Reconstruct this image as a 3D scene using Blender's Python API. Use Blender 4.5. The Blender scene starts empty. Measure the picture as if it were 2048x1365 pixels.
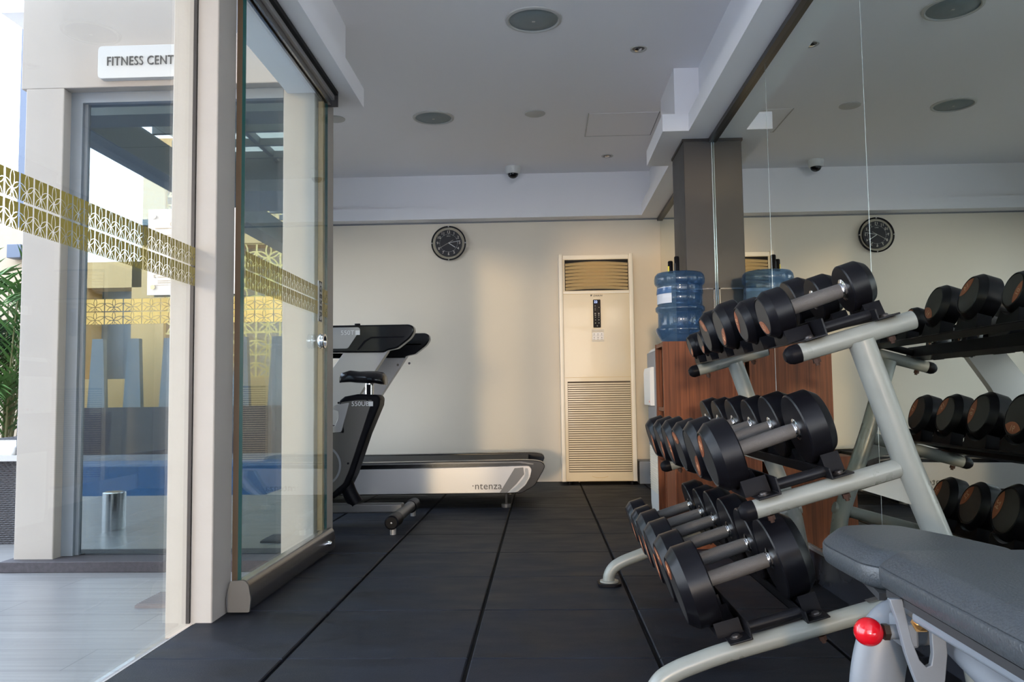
import bpy, bmesh, math, random
from mathutils import Vector, Matrix
random.seed(7)
R = math.radians
PI = math.pi
scene = bpy.context.scene
col = scene.collection

# ------------------------------------------------------------------ camera
cam_d = bpy.data.cameras.new('camera')
cam_d.sensor_width = 36.0
cam_d.lens = 36.0 * 1646.6 / 2048.0
cam_d.clip_start = 0.02
cam = bpy.data.objects.new('camera', cam_d)
col.objects.link(cam)
pitch, roll, yaw = 0.06825, -0.01304, 0.03521
f0 = Vector((0, math.cos(pitch), math.sin(pitch)))
u0 = Vector((0, -math.sin(pitch), math.cos(pitch)))
r0 = Vector((1, 0, 0))
rr = r0 * math.cos(roll) + u0 * math.sin(roll)
uu = u0 * math.cos(roll) - r0 * math.sin(roll)
rz = Matrix.Rotation(yaw, 3, 'Z')
rr, uu, ff = rz @ rr, rz @ uu, rz @ f0
cam.matrix_world = Matrix(((rr.x, uu.x, -ff.x, 0), (rr.y, uu.y, -ff.y, 0), (rr.z, uu.z, -ff.z, 0.694), (0, 0, 0, 1)))
scene.camera = cam

# ------------------------------------------------------------------ light
scene.view_settings.view_transform = 'Standard'
scene.view_settings.look = 'None'
scene.view_settings.gamma = 1.0
scene.view_settings.use_curve_mapping = False
scene.view_settings.exposure = 1.08
world = bpy.data.worlds.new('sky')
scene.world = world
world.use_nodes = True
wn = world.node_tree
bg = wn.nodes['Background']
tc = wn.nodes.new('ShaderNodeTexCoord')
sx = wn.nodes.new('ShaderNodeSeparateXYZ')
cr = wn.nodes.new('ShaderNodeValToRGB')
wn.links.new(tc.outputs['Generated'], sx.inputs[0])
wn.links.new(sx.outputs['Z'], cr.inputs[0])
wn.links.new(cr.outputs[0], bg.inputs[0])
cr.color_ramp.elements[0].position = 0.0
cr.color_ramp.elements[0].color = (0.93, 0.94, 1.0, 1)
cr.color_ramp.elements[1].position = 0.55
cr.color_ramp.elements[1].color = (0.62, 0.76, 1.0, 1)
bg.inputs[1].default_value = 3.6

sun_d = bpy.data.lights.new('sun', 'SUN')
sun_d.energy = 0.62
sun_d.angle = R(2.5)
sun_d.color = (1.0, 0.72, 0.42)
sun = bpy.data.objects.new('sun', sun_d)
col.objects.link(sun)
sun.rotation_euler = Vector((0.12, 1.0, -0.045)).to_track_quat('-Z', 'Y').to_euler()

# ------------------------------------------------------------------ materials
MATS = {}

def mat(name, color, rough=0.5, metal=0.0, bump=0.0, bscale=40.0, var=0.0, vscale=3.0, spec=0.5, coat=0.0, emis=None, estr=1.0, stretch=None, alpha=None):
    if name in MATS:
        return MATS[name]
    m = bpy.data.materials.new(name)
    m.use_nodes = True
    nt = m.node_tree
    b = nt.nodes['Principled BSDF']
    c = tuple(color) + (1,)
    b.inputs['Base Color'].default_value = c
    b.inputs['Roughness'].default_value = rough
    b.inputs['Metallic'].default_value = metal
    b.inputs['Specular IOR Level'].default_value = spec
    b.inputs['Coat Weight'].default_value = coat
    if emis:
        b.inputs['Emission Color'].default_value = tuple(emis) + (1,)
        b.inputs['Emission Strength'].default_value = estr
    t = nt.nodes.new('ShaderNodeTexCoord')
    mp = nt.nodes.new('ShaderNodeMapping')
    nt.links.new(t.outputs['Object'], mp.inputs[0])
    if stretch:
        mp.inputs['Scale'].default_value = stretch
    if var > 0:
        n = nt.nodes.new('ShaderNodeTexNoise')
        n.inputs['Scale'].default_value = vscale
        n.inputs['Detail'].default_value = 6
        nt.links.new(mp.outputs[0], n.inputs[0])
        mr = nt.nodes.new('ShaderNodeMapRange')
        mr.inputs['From Min'].default_value = 0.3
        mr.inputs['From Max'].default_value = 0.7
        mr.inputs['To Min'].default_value = 1 - var
        mr.inputs['To Max'].default_value = 1 + var
        nt.links.new(n.outputs[0], mr.inputs[0])
        mx = nt.nodes.new('ShaderNodeVectorMath')
        mx.operation = 'SCALE'
        mx.inputs[0].default_value = color
        nt.links.new(mr.outputs[0], mx.inputs['Scale'])
        nt.links.new(mx.outputs[0], b.inputs['Base Color'])
        m2 = nt.nodes.new('ShaderNodeMapRange')
        m2.inputs['From Min'].default_value = 0.3
        m2.inputs['From Max'].default_value = 0.7
        m2.inputs['To Min'].default_value = max(0, rough - 0.08)
        m2.inputs['To Max'].default_value = min(1, rough + 0.08)
        nt.links.new(n.outputs[0], m2.inputs[0])
        nt.links.new(m2.outputs[0], b.inputs['Roughness'])
    if bump > 0:
        n = nt.nodes.new('ShaderNodeTexNoise')
        n.inputs['Scale'].default_value = bscale
        n.inputs['Detail'].default_value = 4
        nt.links.new(mp.outputs[0], n.inputs[0])
        bp = nt.nodes.new('ShaderNodeBump')
        bp.inputs['Strength'].default_value = bump
        bp.inputs['Distance'].default_value = 0.002
        nt.links.new(n.outputs[0], bp.inputs['Height'])
        nt.links.new(bp.outputs[0], b.inputs['Normal'])
    MATS[name] = m
    return m

def glass_mat(name, tint=(0.93, 0.97, 0.96), refl=0.06, gloss=(1, 1, 1), rough=0.0):
    m = bpy.data.materials.new(name)
    m.use_nodes = True
    nt = m.node_tree
    nt.nodes.remove(nt.nodes['Principled BSDF'])
    out = nt.nodes['Material Output']
    tr = nt.nodes.new('ShaderNodeBsdfTransparent')
    tr.inputs[0].default_value = tuple(tint) + (1,)
    gl = nt.nodes.new('ShaderNodeBsdfGlossy')
    gl.inputs['Color'].default_value = tuple(gloss) + (1,)
    gl.inputs['Roughness'].default_value = rough
    lw = nt.nodes.new('ShaderNodeLayerWeight')
    lw.inputs[0].default_value = 0.12
    ad = nt.nodes.new('ShaderNodeMath')
    ad.operation = 'MULTIPLY_ADD'
    ad.use_clamp = True
    ad.inputs[1].default_value = 0.16
    ad.inputs[2].default_value = refl - 0.01
    nt.links.new(lw.outputs['Fresnel'], ad.inputs[0])
    mx = nt.nodes.new('ShaderNodeMixShader')
    nt.links.new(ad.outputs[0], mx.inputs[0])
    nt.links.new(tr.outputs[0], mx.inputs[1])
    nt.links.new(gl.outputs[0], mx.inputs[2])
    nt.links.new(mx.outputs[0], out.inputs[0])
    MATS[name] = m
    return m

def wood_mat(name, c1, c2, rough=0.4):
    m = bpy.data.materials.new(name)
    m.use_nodes = True
    nt = m.node_tree
    b = nt.nodes['Principled BSDF']
    b.inputs['Roughness'].default_value = rough
    b.inputs['Specular IOR Level'].default_value = 0.25
    t = nt.nodes.new('ShaderNodeTexCoord')
    mp = nt.nodes.new('ShaderNodeMapping')
    mp.inputs['Scale'].default_value = (60, 60, 1.6)
    n = nt.nodes.new('ShaderNodeTexNoise')
    n.inputs['Scale'].default_value = 1.6
    n.inputs['Detail'].default_value = 8
    n.inputs['Distortion'].default_value = 0.4
    cr_ = nt.nodes.new('ShaderNodeValToRGB')
    cr_.color_ramp.elements[0].position = 0.3
    cr_.color_ramp.elements[0].color = tuple(c1) + (1,)
    cr_.color_ramp.elements[1].position = 0.7
    cr_.color_ramp.elements[1].color = tuple(c2) + (1,)
    nt.links.new(t.outputs['Object'], mp.inputs[0])
    nt.links.new(mp.outputs[0], n.inputs[0])
    nt.links.new(n.outputs[0], cr_.inputs[0])
    nt.links.new(cr_.outputs[0], b.inputs['Base Color'])
    MATS[name] = m
    return m

def petal_mat(name, color, tw, th, clear_ground=False, lw_=0.022, transp=0.0):
    """lattice of petal flowers: film (coloured ground, clear lines) or screen (coloured lines, clear ground); uses UV in tiles"""
    m = bpy.data.materials.new(name)
    m.use_nodes = True
    nt = m.node_tree
    nt.nodes.remove(nt.nodes['Principled BSDF'])
    out = nt.nodes['Material Output']
    uv = nt.nodes.new('ShaderNodeUVMap')
    fr = nt.nodes.new('ShaderNodeVectorMath')
    fr.operation = 'FRACTION'
    nt.links.new(uv.outputs[0], fr.inputs[0])
    sc_ = nt.nodes.new('ShaderNodeVectorMath')
    sc_.operation = 'MULTIPLY'
    sc_.inputs[1].default_value = (tw, th, 0)
    nt.links.new(fr.outputs[0], sc_.inputs[0])

    def dist(cx, cy):
        d = nt.nodes.new('ShaderNodeVectorMath')
        d.operation = 'DISTANCE'
        nt.links.new(sc_.outputs[0], d.inputs[0])
        d.inputs[1].default_value = (cx, cy, 0)
        return d.outputs['Value']

    def mth(op, a, b=None):
        n = nt.nodes.new('ShaderNodeMath')
        n.operation = op
        for i, v in enumerate((a, b)):
            if v is None:
                continue
            if isinstance(v, (int, float)):
                n.inputs[i].default_value = v
            else:
                nt.links.new(v, n.inputs[i])
        return n.outputs[0]
    c = Vector((0.5 * tw, 0.36 * th))
    tips = [(0.5 * tw, 1.0 * th), (0.02 * tw, 0.62 * th), (0.98 * tw, 0.62 * th), (0.12 * tw, 0.0), (0.88 * tw, 0.0), (0.5 * tw, -0.02 * th)]
    mask = None
    for k, tip in enumerate(tips):
        tip = Vector(tip)
        mid = (c + tip) / 2
        h = (tip - c)
        hl = h.length / 2
        n_ = Vector((-h.y, h.x)).normalized()
        a = hl * 1.3
        rad = math.sqrt(a * a + hl * hl)
        c1 = mid + n_ * a
        c2 = mid - n_ * a
        d = mth('SUBTRACT', mth('MAXIMUM', dist(c1.x, c1.y), dist(c2.x, c2.y)), rad)
        ln = mth('LESS_THAN', mth('ABSOLUTE', d), lw_ * th)
        mask = ln if mask is None else mth('MAXIMUM', mask, ln)
    s = nt.nodes.new('ShaderNodeSeparateXYZ')
    nt.links.new(fr.outputs[0], s.inputs[0])
    bw = 0.055
    for ax in ('X', 'Y'):
        e = mth('LESS_THAN', mth('MINIMUM', s.outputs[ax], mth('SUBTRACT', 1.0, s.outputs[ax])), bw * (1.0 if ax == 'Y' else th / tw) * 0.75)
        mask = mth('MAXIMUM', mask, e)
    if clear_ground:
        mask = mth('SUBTRACT', 1.0, mask)
    if transp:
        mask = mth('MAXIMUM', mask, transp)
    tr = nt.nodes.new('ShaderNodeBsdfTransparent')
    df = nt.nodes.new('ShaderNodeBsdfPrincipled')
    df.inputs['Base Color'].default_value = tuple(color) + (1,)
    df.inputs['Roughness'].default_value = 0.35
    df.inputs['Metallic'].default_value = 0.25
    mx = nt.nodes.new('ShaderNodeMixShader')
    nt.links.new(mask, mx.inputs[0])
    nt.links.new(df.outputs[0], mx.inputs[1])
    nt.links.new(tr.outputs[0], mx.inputs[2])
    nt.links.new(mx.outputs[0], out.inputs[0])
    MATS[name] = m
    return m

def wicker_mat(name, color):
    m = bpy.data.materials.new(name)
    m.use_nodes = True
    nt = m.node_tree
    b = nt.nodes['Principled BSDF']
    b.inputs['Roughness'].default_value = 0.6
    t = nt.nodes.new('ShaderNodeTexCoord')
    w = nt.nodes.new('ShaderNodeTexWave')
    w.bands_direction = 'Z'
    w.inputs['Scale'].default_value = 28
    w.inputs['Distortion'].default_value = 1.5
    w2 = nt.nodes.new('ShaderNodeTexWave')
    w2.bands_direction = 'DIAGONAL'
    w2.inputs['Scale'].default_value = 20
    ad = nt.nodes.new('ShaderNodeMath')
    ad.operation = 'MULTIPLY'
    nt.links.new(t.outputs['Object'], w.inputs[0])
    nt.links.new(t.outputs['Object'], w2.inputs[0])
    nt.links.new(w.outputs['Fac'], ad.inputs[0])
    nt.links.new(w2.outputs['Fac'], ad.inputs[1])
    cr_ = nt.nodes.new('ShaderNodeValToRGB')
    cr_.color_ramp.elements[0].color = tuple(x * 0.35 for x in color) + (1,)
    cr_.color_ramp.elements[1].color = tuple(x * 1.5 for x in color) + (1,)
    nt.links.new(ad.outputs[0], cr_.inputs[0])
    nt.links.new(cr_.outputs[0], b.inputs['Base Color'])
    bp = nt.nodes.new('ShaderNodeBump')
    bp.inputs['Distance'].default_value = 0.01
    nt.links.new(ad.outputs[0], bp.inputs['Height'])
    nt.links.new(bp.outputs[0], b.inputs['Normal'])
    MATS[name] = m
    return m

def plank_mat(name, c1, c2, w=0.2, rough=0.35):
    """boards running along X, joints as thin dark lines, grain streaks"""
    m = bpy.data.materials.new(name)
    m.use_nodes = True
    nt = m.node_tree
    b = nt.nodes['Principled BSDF']
    b.inputs['Roughness'].default_value = rough
    t = nt.nodes.new('ShaderNodeTexCoord')
    br = nt.nodes.new('ShaderNodeTexBrick')
    br.inputs['Scale'].default_value = 1.0
    br.inputs['Brick Width'].default_value = 1.2
    br.inputs['Row Height'].default_value = w
    br.inputs['Mortar Size'].default_value = 0.002
    br.inputs['Color1'].default_value = (0.9, 0.9, 0.9, 1)
    br.inputs['Color2'].default_value = (1, 1, 1, 1)
    br.inputs['Mortar'].default_value = (0.55, 0.55, 0.55, 1)
    nt.links.new(t.outputs['Object'], br.inputs[0])
    mp = nt.nodes.new('ShaderNodeMapping')
    mp.inputs['Scale'].default_value = (1.5, 40, 1)
    n = nt.nodes.new('ShaderNodeTexNoise')
    n.inputs['Scale'].default_value = 1.5
    n.inputs['Detail'].default_value = 6
    nt.links.new(t.outputs['Object'], mp.inputs[0])
    nt.links.new(mp.outputs[0], n.inputs[0])
    cr_ = nt.nodes.new('ShaderNodeValToRGB')
    cr_.color_ramp.elements[0].position = 0.3
    cr_.color_ramp.elements[0].color = tuple(c1) + (1,)
    cr_.color_ramp.elements[1].position = 0.7
    cr_.color_ramp.elements[1].color = tuple(c2) + (1,)
    nt.links.new(n.outputs[0], cr_.inputs[0])
    mx = nt.nodes.new('ShaderNodeMix')
    mx.data_type = 'RGBA'
    mx.blend_type = 'MULTIPLY'
    mx.inputs[0].default_value = 1
    nt.links.new(cr_.outputs[0], mx.inputs[6])
    nt.links.new(br.outputs[0], mx.inputs[7])
    nt.links.new(mx.outputs[2], b.inputs['Base Color'])
    MATS[name] = m
    return m

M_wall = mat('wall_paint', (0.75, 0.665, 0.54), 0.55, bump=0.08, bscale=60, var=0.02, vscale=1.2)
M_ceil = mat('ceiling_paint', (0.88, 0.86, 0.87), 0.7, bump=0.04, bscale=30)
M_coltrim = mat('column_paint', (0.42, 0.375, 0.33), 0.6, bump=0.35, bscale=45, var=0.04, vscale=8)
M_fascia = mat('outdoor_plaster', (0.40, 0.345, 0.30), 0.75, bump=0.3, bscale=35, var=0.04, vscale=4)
M_rubber = mat('rubber_mat', (0.0105, 0.0125, 0.019), 0.58, bump=0.35, bscale=260, var=0.4, vscale=5, spec=0.28, stretch=(1, 2.2, 1))
M_joint = mat('joint_black', (0.004, 0.004, 0.005), 0.9)
M_pillar = mat('charcoal_paint', (0.040, 0.038, 0.038), 0.5, var=0.06, vscale=3)
M_skirt = mat('skirting_dark_gloss', (0.030, 0.034, 0.045), 0.25, var=0.1)
M_greyskirt = mat('skirting_grey', (0.30, 0.31, 0.33), 0.5)
M_mirror = mat('mirror_silver', (0.72, 0.75, 0.68), 0.0, metal=1.0)
M_edge = mat('mirror_edge', (0.55, 0.62, 0.62), 0.2, metal=0.6)
M_channel = mat('dark_channel', (0.05, 0.045, 0.045), 0.35, metal=0.5)
M_alu = mat('brushed_aluminium', (0.24, 0.24, 0.25), 0.22, metal=0.9, bump=0.15, bscale=30, stretch=(30, 1, 30))
M_steel = mat('polished_steel', (0.75, 0.75, 0.76), 0.12, metal=1.0)
M_glass = glass_mat('clear_glass', (0.96, 0.98, 0.97), 0.025)
M_doorglass = glass_mat('door_glass', (0.92, 0.97, 0.96), 0.08)
M_facglass = glass_mat('coated_glass', (0.36, 0.42, 0.45), 0.34, (0.78, 0.88, 0.90))
M_glassedge = mat('glass_edge_green', (0.005, 0.045, 0.042), 0.15, spec=0.5)
M_gold = petal_mat('gold_petal_film', (0.36, 0.28, 0.055), 0.05, 0.065, lw_=0.014)
M_goldt = petal_mat('gold_petal_band', (0.75, 0.55, 0.16), 0.09, 0.065, transp=0.35)
M_lattice = petal_mat('gold_petal_screen', (0.80, 0.58, 0.20), 1.0, 1.0, clear_ground=True, lw_=0.03)
M_white = mat('white_plastic', (0.72, 0.72, 0.70), 0.35)
M_ac = mat('cream_plastic', (0.72, 0.60, 0.40), 0.25, coat=0.2)
M_acs = mat('cream_plastic_side', (0.84, 0.76, 0.62), 0.3)
M_acl = mat('louvre_cream', (0.62, 0.46, 0.24), 0.4)
M_black = mat('black_plastic', (0.006, 0.006, 0.008), 0.40, spec=0.07)
M_blackg = mat('black_gloss', (0.008, 0.008, 0.010), 0.18, spec=0.4)
M_satin = mat('black_satin', (0.008, 0.008, 0.010), 0.33, bump=0.05, bscale=120, spec=0.18)
M_head = mat('dumbbell_rubber', (0.005, 0.005, 0.007), 0.30, bump=0.05, bscale=150, spec=0.22)
M_disc = mat('dumbbell_end_disc', (0.030, 0.028, 0.027), 0.42, bump=0.1, bscale=40)
M_badge = mat('copper_badge', (0.42, 0.14, 0.07), 0.38, metal=0.55)
M_badget = mat('badge_number', (0.70, 0.42, 0.25), 0.35, metal=0.4)
M_grip = mat('grey_leather_grip', (0.095, 0.090, 0.088), 0.60, bump=0.5, bscale=420)
M_rack = mat('sage_grey_powdercoat', (0.225, 0.237, 0.22), 0.33, bump=0.05, bscale=60, var=0.05, vscale=12)
M_rust = mat('rusty_bolt', (0.045, 0.02, 0.013), 0.6, metal=0.4)
M_benchf = mat('light_grey_powdercoat', (0.19, 0.21, 0.24), 0.38, bump=0.04, bscale=120)
M_vinyl = mat('grey_vinyl', (0.056, 0.063, 0.071), 0.36, bump=0.55, bscale=230)
M_vinylb = mat('dark_backing', (0.03, 0.03, 0.033), 0.6)
M_red = mat('red_knob', (0.55, 0.004, 0.012), 0.10, coat=0.6)
M_brass = mat('brass_bolt', (0.55, 0.33, 0.13), 0.3, metal=0.9)
M_wood = wood_mat('walnut_laminate', (0.085, 0.024, 0.009), (0.20, 0.056, 0.020), 0.5)
M_woodd = wood_mat('walnut_laminate_inside', (0.13, 0.04, 0.017), (0.21, 0.068, 0.027), 0.5)
M_silver = mat('silver_plastic', (0.38, 0.365, 0.355), 0.35, metal=0.35)
M_silvd = mat('dark_silver', (0.11, 0.107, 0.105), 0.38, metal=0.4)
M_shroud = mat('graphite_plastic', (0.10, 0.092, 0.082), 0.42, metal=0.25)
M_grey = mat('mid_grey_plastic', (0.22, 0.22, 0.23), 0.5)
M_spk = mat('speaker_mesh', (0.20, 0.24, 0.25), 0.5, bump=0.3, bscale=400)
M_trimw = mat('trim_off_white', (0.50, 0.49, 0.46), 0.5)
M_terr = plank_mat('terrace_boards', (0.20, 0.19, 0.19), (0.28, 0.265, 0.26))
M_ramp = mat('ramp_strip', (0.19, 0.18, 0.165), 0.6, var=0.06)
M_stone = mat('dark_stone', (0.055, 0.045, 0.050), 0.7, bump=0.6, bscale=120, var=0.3, vscale=60)
M_rwall = mat('rough_garden_wall', (0.46, 0.36, 0.26), 0.9, bump=1.0, bscale=25, var=0.06, vscale=8)
M_post = mat('dark_blue_post', (0.10, 0.12, 0.17), 0.5)
M_frame = mat('grey_window_frame', (0.20, 0.22, 0.25), 0.4, metal=0.3)
M_perg = mat('pergola_grey', (0.16, 0.18, 0.19), 0.5)
M_panel = mat('cream_panel', (0.75, 0.68, 0.56), 0.8)
def translucent_mat():
    m = bpy.data.materials.new('pergola_translucent_sheet')
    m.use_nodes = True
    nt = m.node_tree
    t_ = nt.nodes.new('ShaderNodeBsdfTranslucent')
    t_.inputs[0].default_value = (0.62, 0.55, 0.44, 1)
    mx = nt.nodes.new('ShaderNodeMixShader')
    mx.inputs[0].default_value = 0.35
    nt.links.new(t_.outputs[0], mx.inputs[1])
    nt.links.new(nt.nodes['Principled BSDF'].outputs[0], mx.inputs[2])
    nt.nodes['Principled BSDF'].inputs['Base Color'].default_value = (0.6, 0.54, 0.44, 1)
    nt.links.new(mx.outputs[0], nt.nodes['Material Output'].inputs[0])
    return m
M_sheet = translucent_mat()
M_yellow = mat('yellow_building', (0.80, 0.50, 0.21), 0.8)
M_water = mat('pool_water', (0.02, 0.13, 0.30), 0.05, bump=0.5, bscale=6)
M_wick = wicker_mat('dark_wicker', (0.085, 0.075, 0.08))
M_leaf = mat('palm_leaf', (0.10, 0.20, 0.05), 0.5, var=0.4, vscale=6)
M_stem = mat('palm_stem', (0.16, 0.15, 0.06), 0.6)
M_text = mat('dark_lettering', (0.05, 0.045, 0.04), 0.5)
M_sign = mat('white_sign_board', (0.56, 0.55, 0.54), 0.4)
M_board = mat('notice_board_acrylic', (0.74, 0.71, 0.68), 0.25)
M_tan = mat('tan_lettering', (0.50, 0.40, 0.28), 0.6)
M_blue = mat('blue_display', (0.1, 0.2, 0.9), 0.5, emis=(0.35, 0.45, 1.0), estr=1.6)
M_dial = mat('clock_dial', (0.015, 0.014, 0.017), 0.5)
M_clear = glass_mat('clear_plastic', (0.93, 0.93, 0.91), 0.04)
M_ivory = mat('ivory_numerals', (0.78, 0.70, 0.60), 0.5)
M_mat = mat('ribbed_doormat', (0.20, 0.18, 0.18), 0.9, bump=0.5, bscale=80)
M_label = mat('paper_label', (0.62, 0.66, 0.74), 0.6)
M_yel = mat('yellow_label', (0.75, 0.60, 0.05), 0.5)

def bottle_mat():
    m = bpy.data.materials.new('blue_bottle_plastic')
    m.use_nodes = True
    nt = m.node_tree
    b = nt.nodes['Principled BSDF']
    b.inputs['Base Color'].default_value = (0.04, 0.10, 0.21, 1)
    b.inputs['Roughness'].default_value = 0.07
    b.inputs['Coat Weight'].default_value = 1.0
    tr = nt.nodes.new('ShaderNodeBsdfTransparent')
    tr.inputs[0].default_value = (0.45, 0.62, 0.85, 1)
    mx = nt.nodes.new('ShaderNodeMixShader')
    mx.inputs[0].default_value = 0.38
    nt.links.new(tr.outputs[0], mx.inputs[1])
    nt.links.new(b.outputs[0], mx.inputs[2])
    nt.links.new(mx.outputs[0], nt.nodes['Material Output'].inputs[0])
    return m
M_bottle = bottle_mat()

# ------------------------------------------------------------------ builders
ROOT = {}

def finish(me, smooth=35):
    for p in me.polygons:
        p.use_smooth = True
    try:
        me.set_sharp_from_angle(angle=R(smooth))
    except Exception:
        pass

def obj(name, bm, m, parent=None, smooth=35, bevel=0, segs=2):
    """bmesh in world coordinates -> one mesh object; m may be a list of materials"""
    me = bpy.data.meshes.new(name)
    o = bpy.data.objects.new(name, me)
    if parent is not None:
        off = ROOT[parent.name]
        o.parent = parent
        ROOT[o.name] = off
        bmesh.ops.translate(bm, verts=bm.verts, vec=-off)
    else:
        xs = [v.co.copy() for v in bm.verts]
        lo = Vector([min(v[i] for v in xs) for i in range(3)])
        hi = Vector([max(v[i] for v in xs) for i in range(3)])
        off = Vector(((lo.x + hi.x) / 2, (lo.y + hi.y) / 2, lo.z))
        bmesh.ops.translate(bm, verts=bm.verts, vec=-off)
        o.location = off
        ROOT[o.name] = off
    bmesh.ops.recalc_face_normals(bm, faces=bm.faces)
    bm.to_mesh(me)
    bm.free()
    for mm in (m if isinstance(m, (list, tuple)) else [m]):
        me.materials.append(mm)
    finish(me, smooth)
    col.objects.link(o)
    if bevel:
        md = o.modifiers.new('bevel', 'BEVEL')
        md.width = bevel
        md.segments = segs
        md.limit_method = 'ANGLE'
        md.angle_limit = R(40)
    return o

def thing(name, label, cat, loc, group=None):
    o = bpy.data.objects.new(name, None)
    o.empty_display_size = 0.05
    o.location = loc
    col.objects.link(o)
    o['label'] = label
    o['category'] = cat
    if group:
        o['group'] = group
    ROOT[o.name] = Vector(loc)
    return o

def tag(o, label, cat, group=None):
    o['label'] = label
    o['category'] = cat
    if group:
        o['group'] = group
    return o

def struct(name, bm, m, **k):
    o = obj(name, bm, m, **k)
    if k.get('parent') is None:
        o['kind'] = 'structure'
    return o

def B():
    return bmesh.new()

def box(bm, x0, x1, y0, y1, z0, z1, mi=0, M=None):
    vs = [bm.verts.new((x, y, z)) for x in (x0, x1) for y in (y0, y1) for z in (z0, z1)]
    if M is not None:
        for v in vs:
            v.co = M @ v.co
    fs = [(0, 1, 3, 2), (4, 6, 7, 5), (0, 4, 5, 1), (2, 3, 7, 6), (0, 2, 6, 4), (1, 5, 7, 3)]
    out = []
    for f in fs:
        fc = bm.faces.new([vs[i] for i in f])
        fc.material_index = mi
        out.append(fc)
    return out

def bxo(name, dims, m, parent=None, bevel=0, M=None, segs=2):
    bm = B()
    box(bm, *dims, M=M)
    return obj(name, bm, m, parent, bevel=bevel, segs=segs)

def frame_of(d):
    d = d.normalized()
    a = Vector((0, 0, 1)) if abs(d.z) < 0.9 else Vector((1, 0, 0))
    x = d.cross(a).normalized()
    return x, d.cross(x).normalized()

def lathe(bm, prof, o, d, seg=32, mi=0, up=None, sx_=1.0, sy_=1.0, closed=False):
    """prof: list of (dist along d, radius)"""
    o = Vector(o)
    d = Vector(d).normalized()
    x, y = frame_of(d)
    rings = []
    for t, r in prof:
        if r < 1e-6:
            rings.append([bm.verts.new(o + d * t)])
        else:
            rings.append([bm.verts.new(o + d * t + (x * math.cos(2 * PI * i / seg) * sx_ + y * math.sin(2 * PI * i / seg) * sy_) * r) for i in range(seg)])
    for a, b in (list(zip(rings, rings[1:])) + ([(rings[-1], rings[0])] if closed else [])):
        for i in range(seg):
            j = (i + 1) % seg
            if len(a) == 1 and len(b) == 1:
                continue
            if len(a) == 1:
                f = bm.faces.new((a[0], b[i], b[j]))
            elif len(b) == 1:
                f = bm.faces.new((a[i], a[j], b[0]))
            else:
                f = bm.faces.new((a[i], a[j], b[j], b[i]))
            f.material_index = mi
    for ring in (rings[0], rings[-1]):
        if len(ring) > 1 and not closed:
            f = bm.faces.new(ring)
            f.material_index = mi

def cyl(bm, p0, p1, r, r1=None, seg=24, mi=0):
    p0, p1 = Vector(p0), Vector(p1)
    L = (p1 - p0).length
    lathe(bm, [(0, r), (L, r if r1 is None else r1)], p0, p1 - p0, seg, mi)

def smooth_path(pts, n=8):
    pts = [Vector(p) for p in pts]
    out = []
    P = [pts[0] * 2 - pts[1]] + pts + [pts[-1] * 2 - pts[-2]]
    for i in range(1, len(P) - 2):
        for k in range(n):
            t = k / n
            a, b, c, d = P[i - 1], P[i], P[i + 1], P[i + 2]
            out.append(0.5 * ((2 * b) + (c - a) * t + (2 * a - 5 * b + 4 * c - d) * t * t + (3 * b - a - 3 * c + d) * t ** 3))
    out.append(pts[-1])
    return out

def tube(bm, pts, r, seg=16, ry=None, mi=0, up=None, caps=True):
    pts = [Vector(p) for p in pts]
    n = len(pts)
    rings = []
    px = None
    for i, p in enumerate(pts):
        d = (pts[min(i + 1, n - 1)] - pts[max(i - 1, 0)]).normalized()
        if px is None:
            x, y = frame_of(d)
            if up is not None:
                x = (Vector(up) - d * d.dot(Vector(up))).normalized()
                y = d.cross(x)
        else:
            x = (px - d * px.dot(d)).normalized()
            y = d.cross(x)
        px = x
        r_ = r[i] if isinstance(r, (list, tuple)) else r
        q = ry if ry else r_
        rings.append([bm.verts.new(p + x * math.cos(2 * PI * k / seg) * r_ + y * math.sin(2 * PI * k / seg) * q) for k in range(seg)])
    for a, b in zip(rings, rings[1:]):
        for k in range(seg):
            j = (k + 1) % seg
            f = bm.faces.new((a[k], a[j], b[j], b[k]))
            f.material_index = mi
    if caps:
        bm.faces.new(rings[0])
        bm.faces.new(rings[-1])

def prism(bm, poly, axis, a, b, mi=0, M=None):
    """poly in the two other axes (order: x,y,z without axis) extruded from a to b"""
    def mk(p, t):
        if axis == 'y':
            v = Vector((p[0], t, p[1]))
        elif axis == 'x':
            v = Vector((t, p[0], p[1]))
        else:
            v = Vector((p[0], p[1], t))
        return M @ v if M is not None else v
    va = [bm.verts.new(mk(p, a)) for p in poly]
    vb = [bm.verts.new(mk(p, b)) for p in poly]
    n = len(poly)
    fs = [bm.faces.new(va), bm.faces.new(vb)]
    for i in range(n):
        j = (i + 1) % n
        fs.append(bm.faces.new((va[i], va[j], vb[j], vb[i])))
    for f in fs:
        f.material_index = mi
    return fs

def rounded(poly, r, n=5):
    out = []
    m = len(poly)
    for i in range(m):
        p = Vector(poly[i])
        a = Vector(poly[i - 1]) - p
        b = Vector(poly[(i + 1) % m]) - p
        rr_ = r[i] if isinstance(r, (list, tuple)) else r
        k = min(rr_, a.length * 0.45, b.length * 0.45)
        if k <= 1e-6:
            out.append(tuple(p))
            continue
        p1 = p + a.normalized() * k
        p2 = p + b.normalized() * k
        for t in range(n + 1):
            s = t / n
            q = p1 * (1 - s) ** 2 + p * 2 * s * (1 - s) + p2 * s * s
            out.append(tuple(q))
    return out

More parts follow.
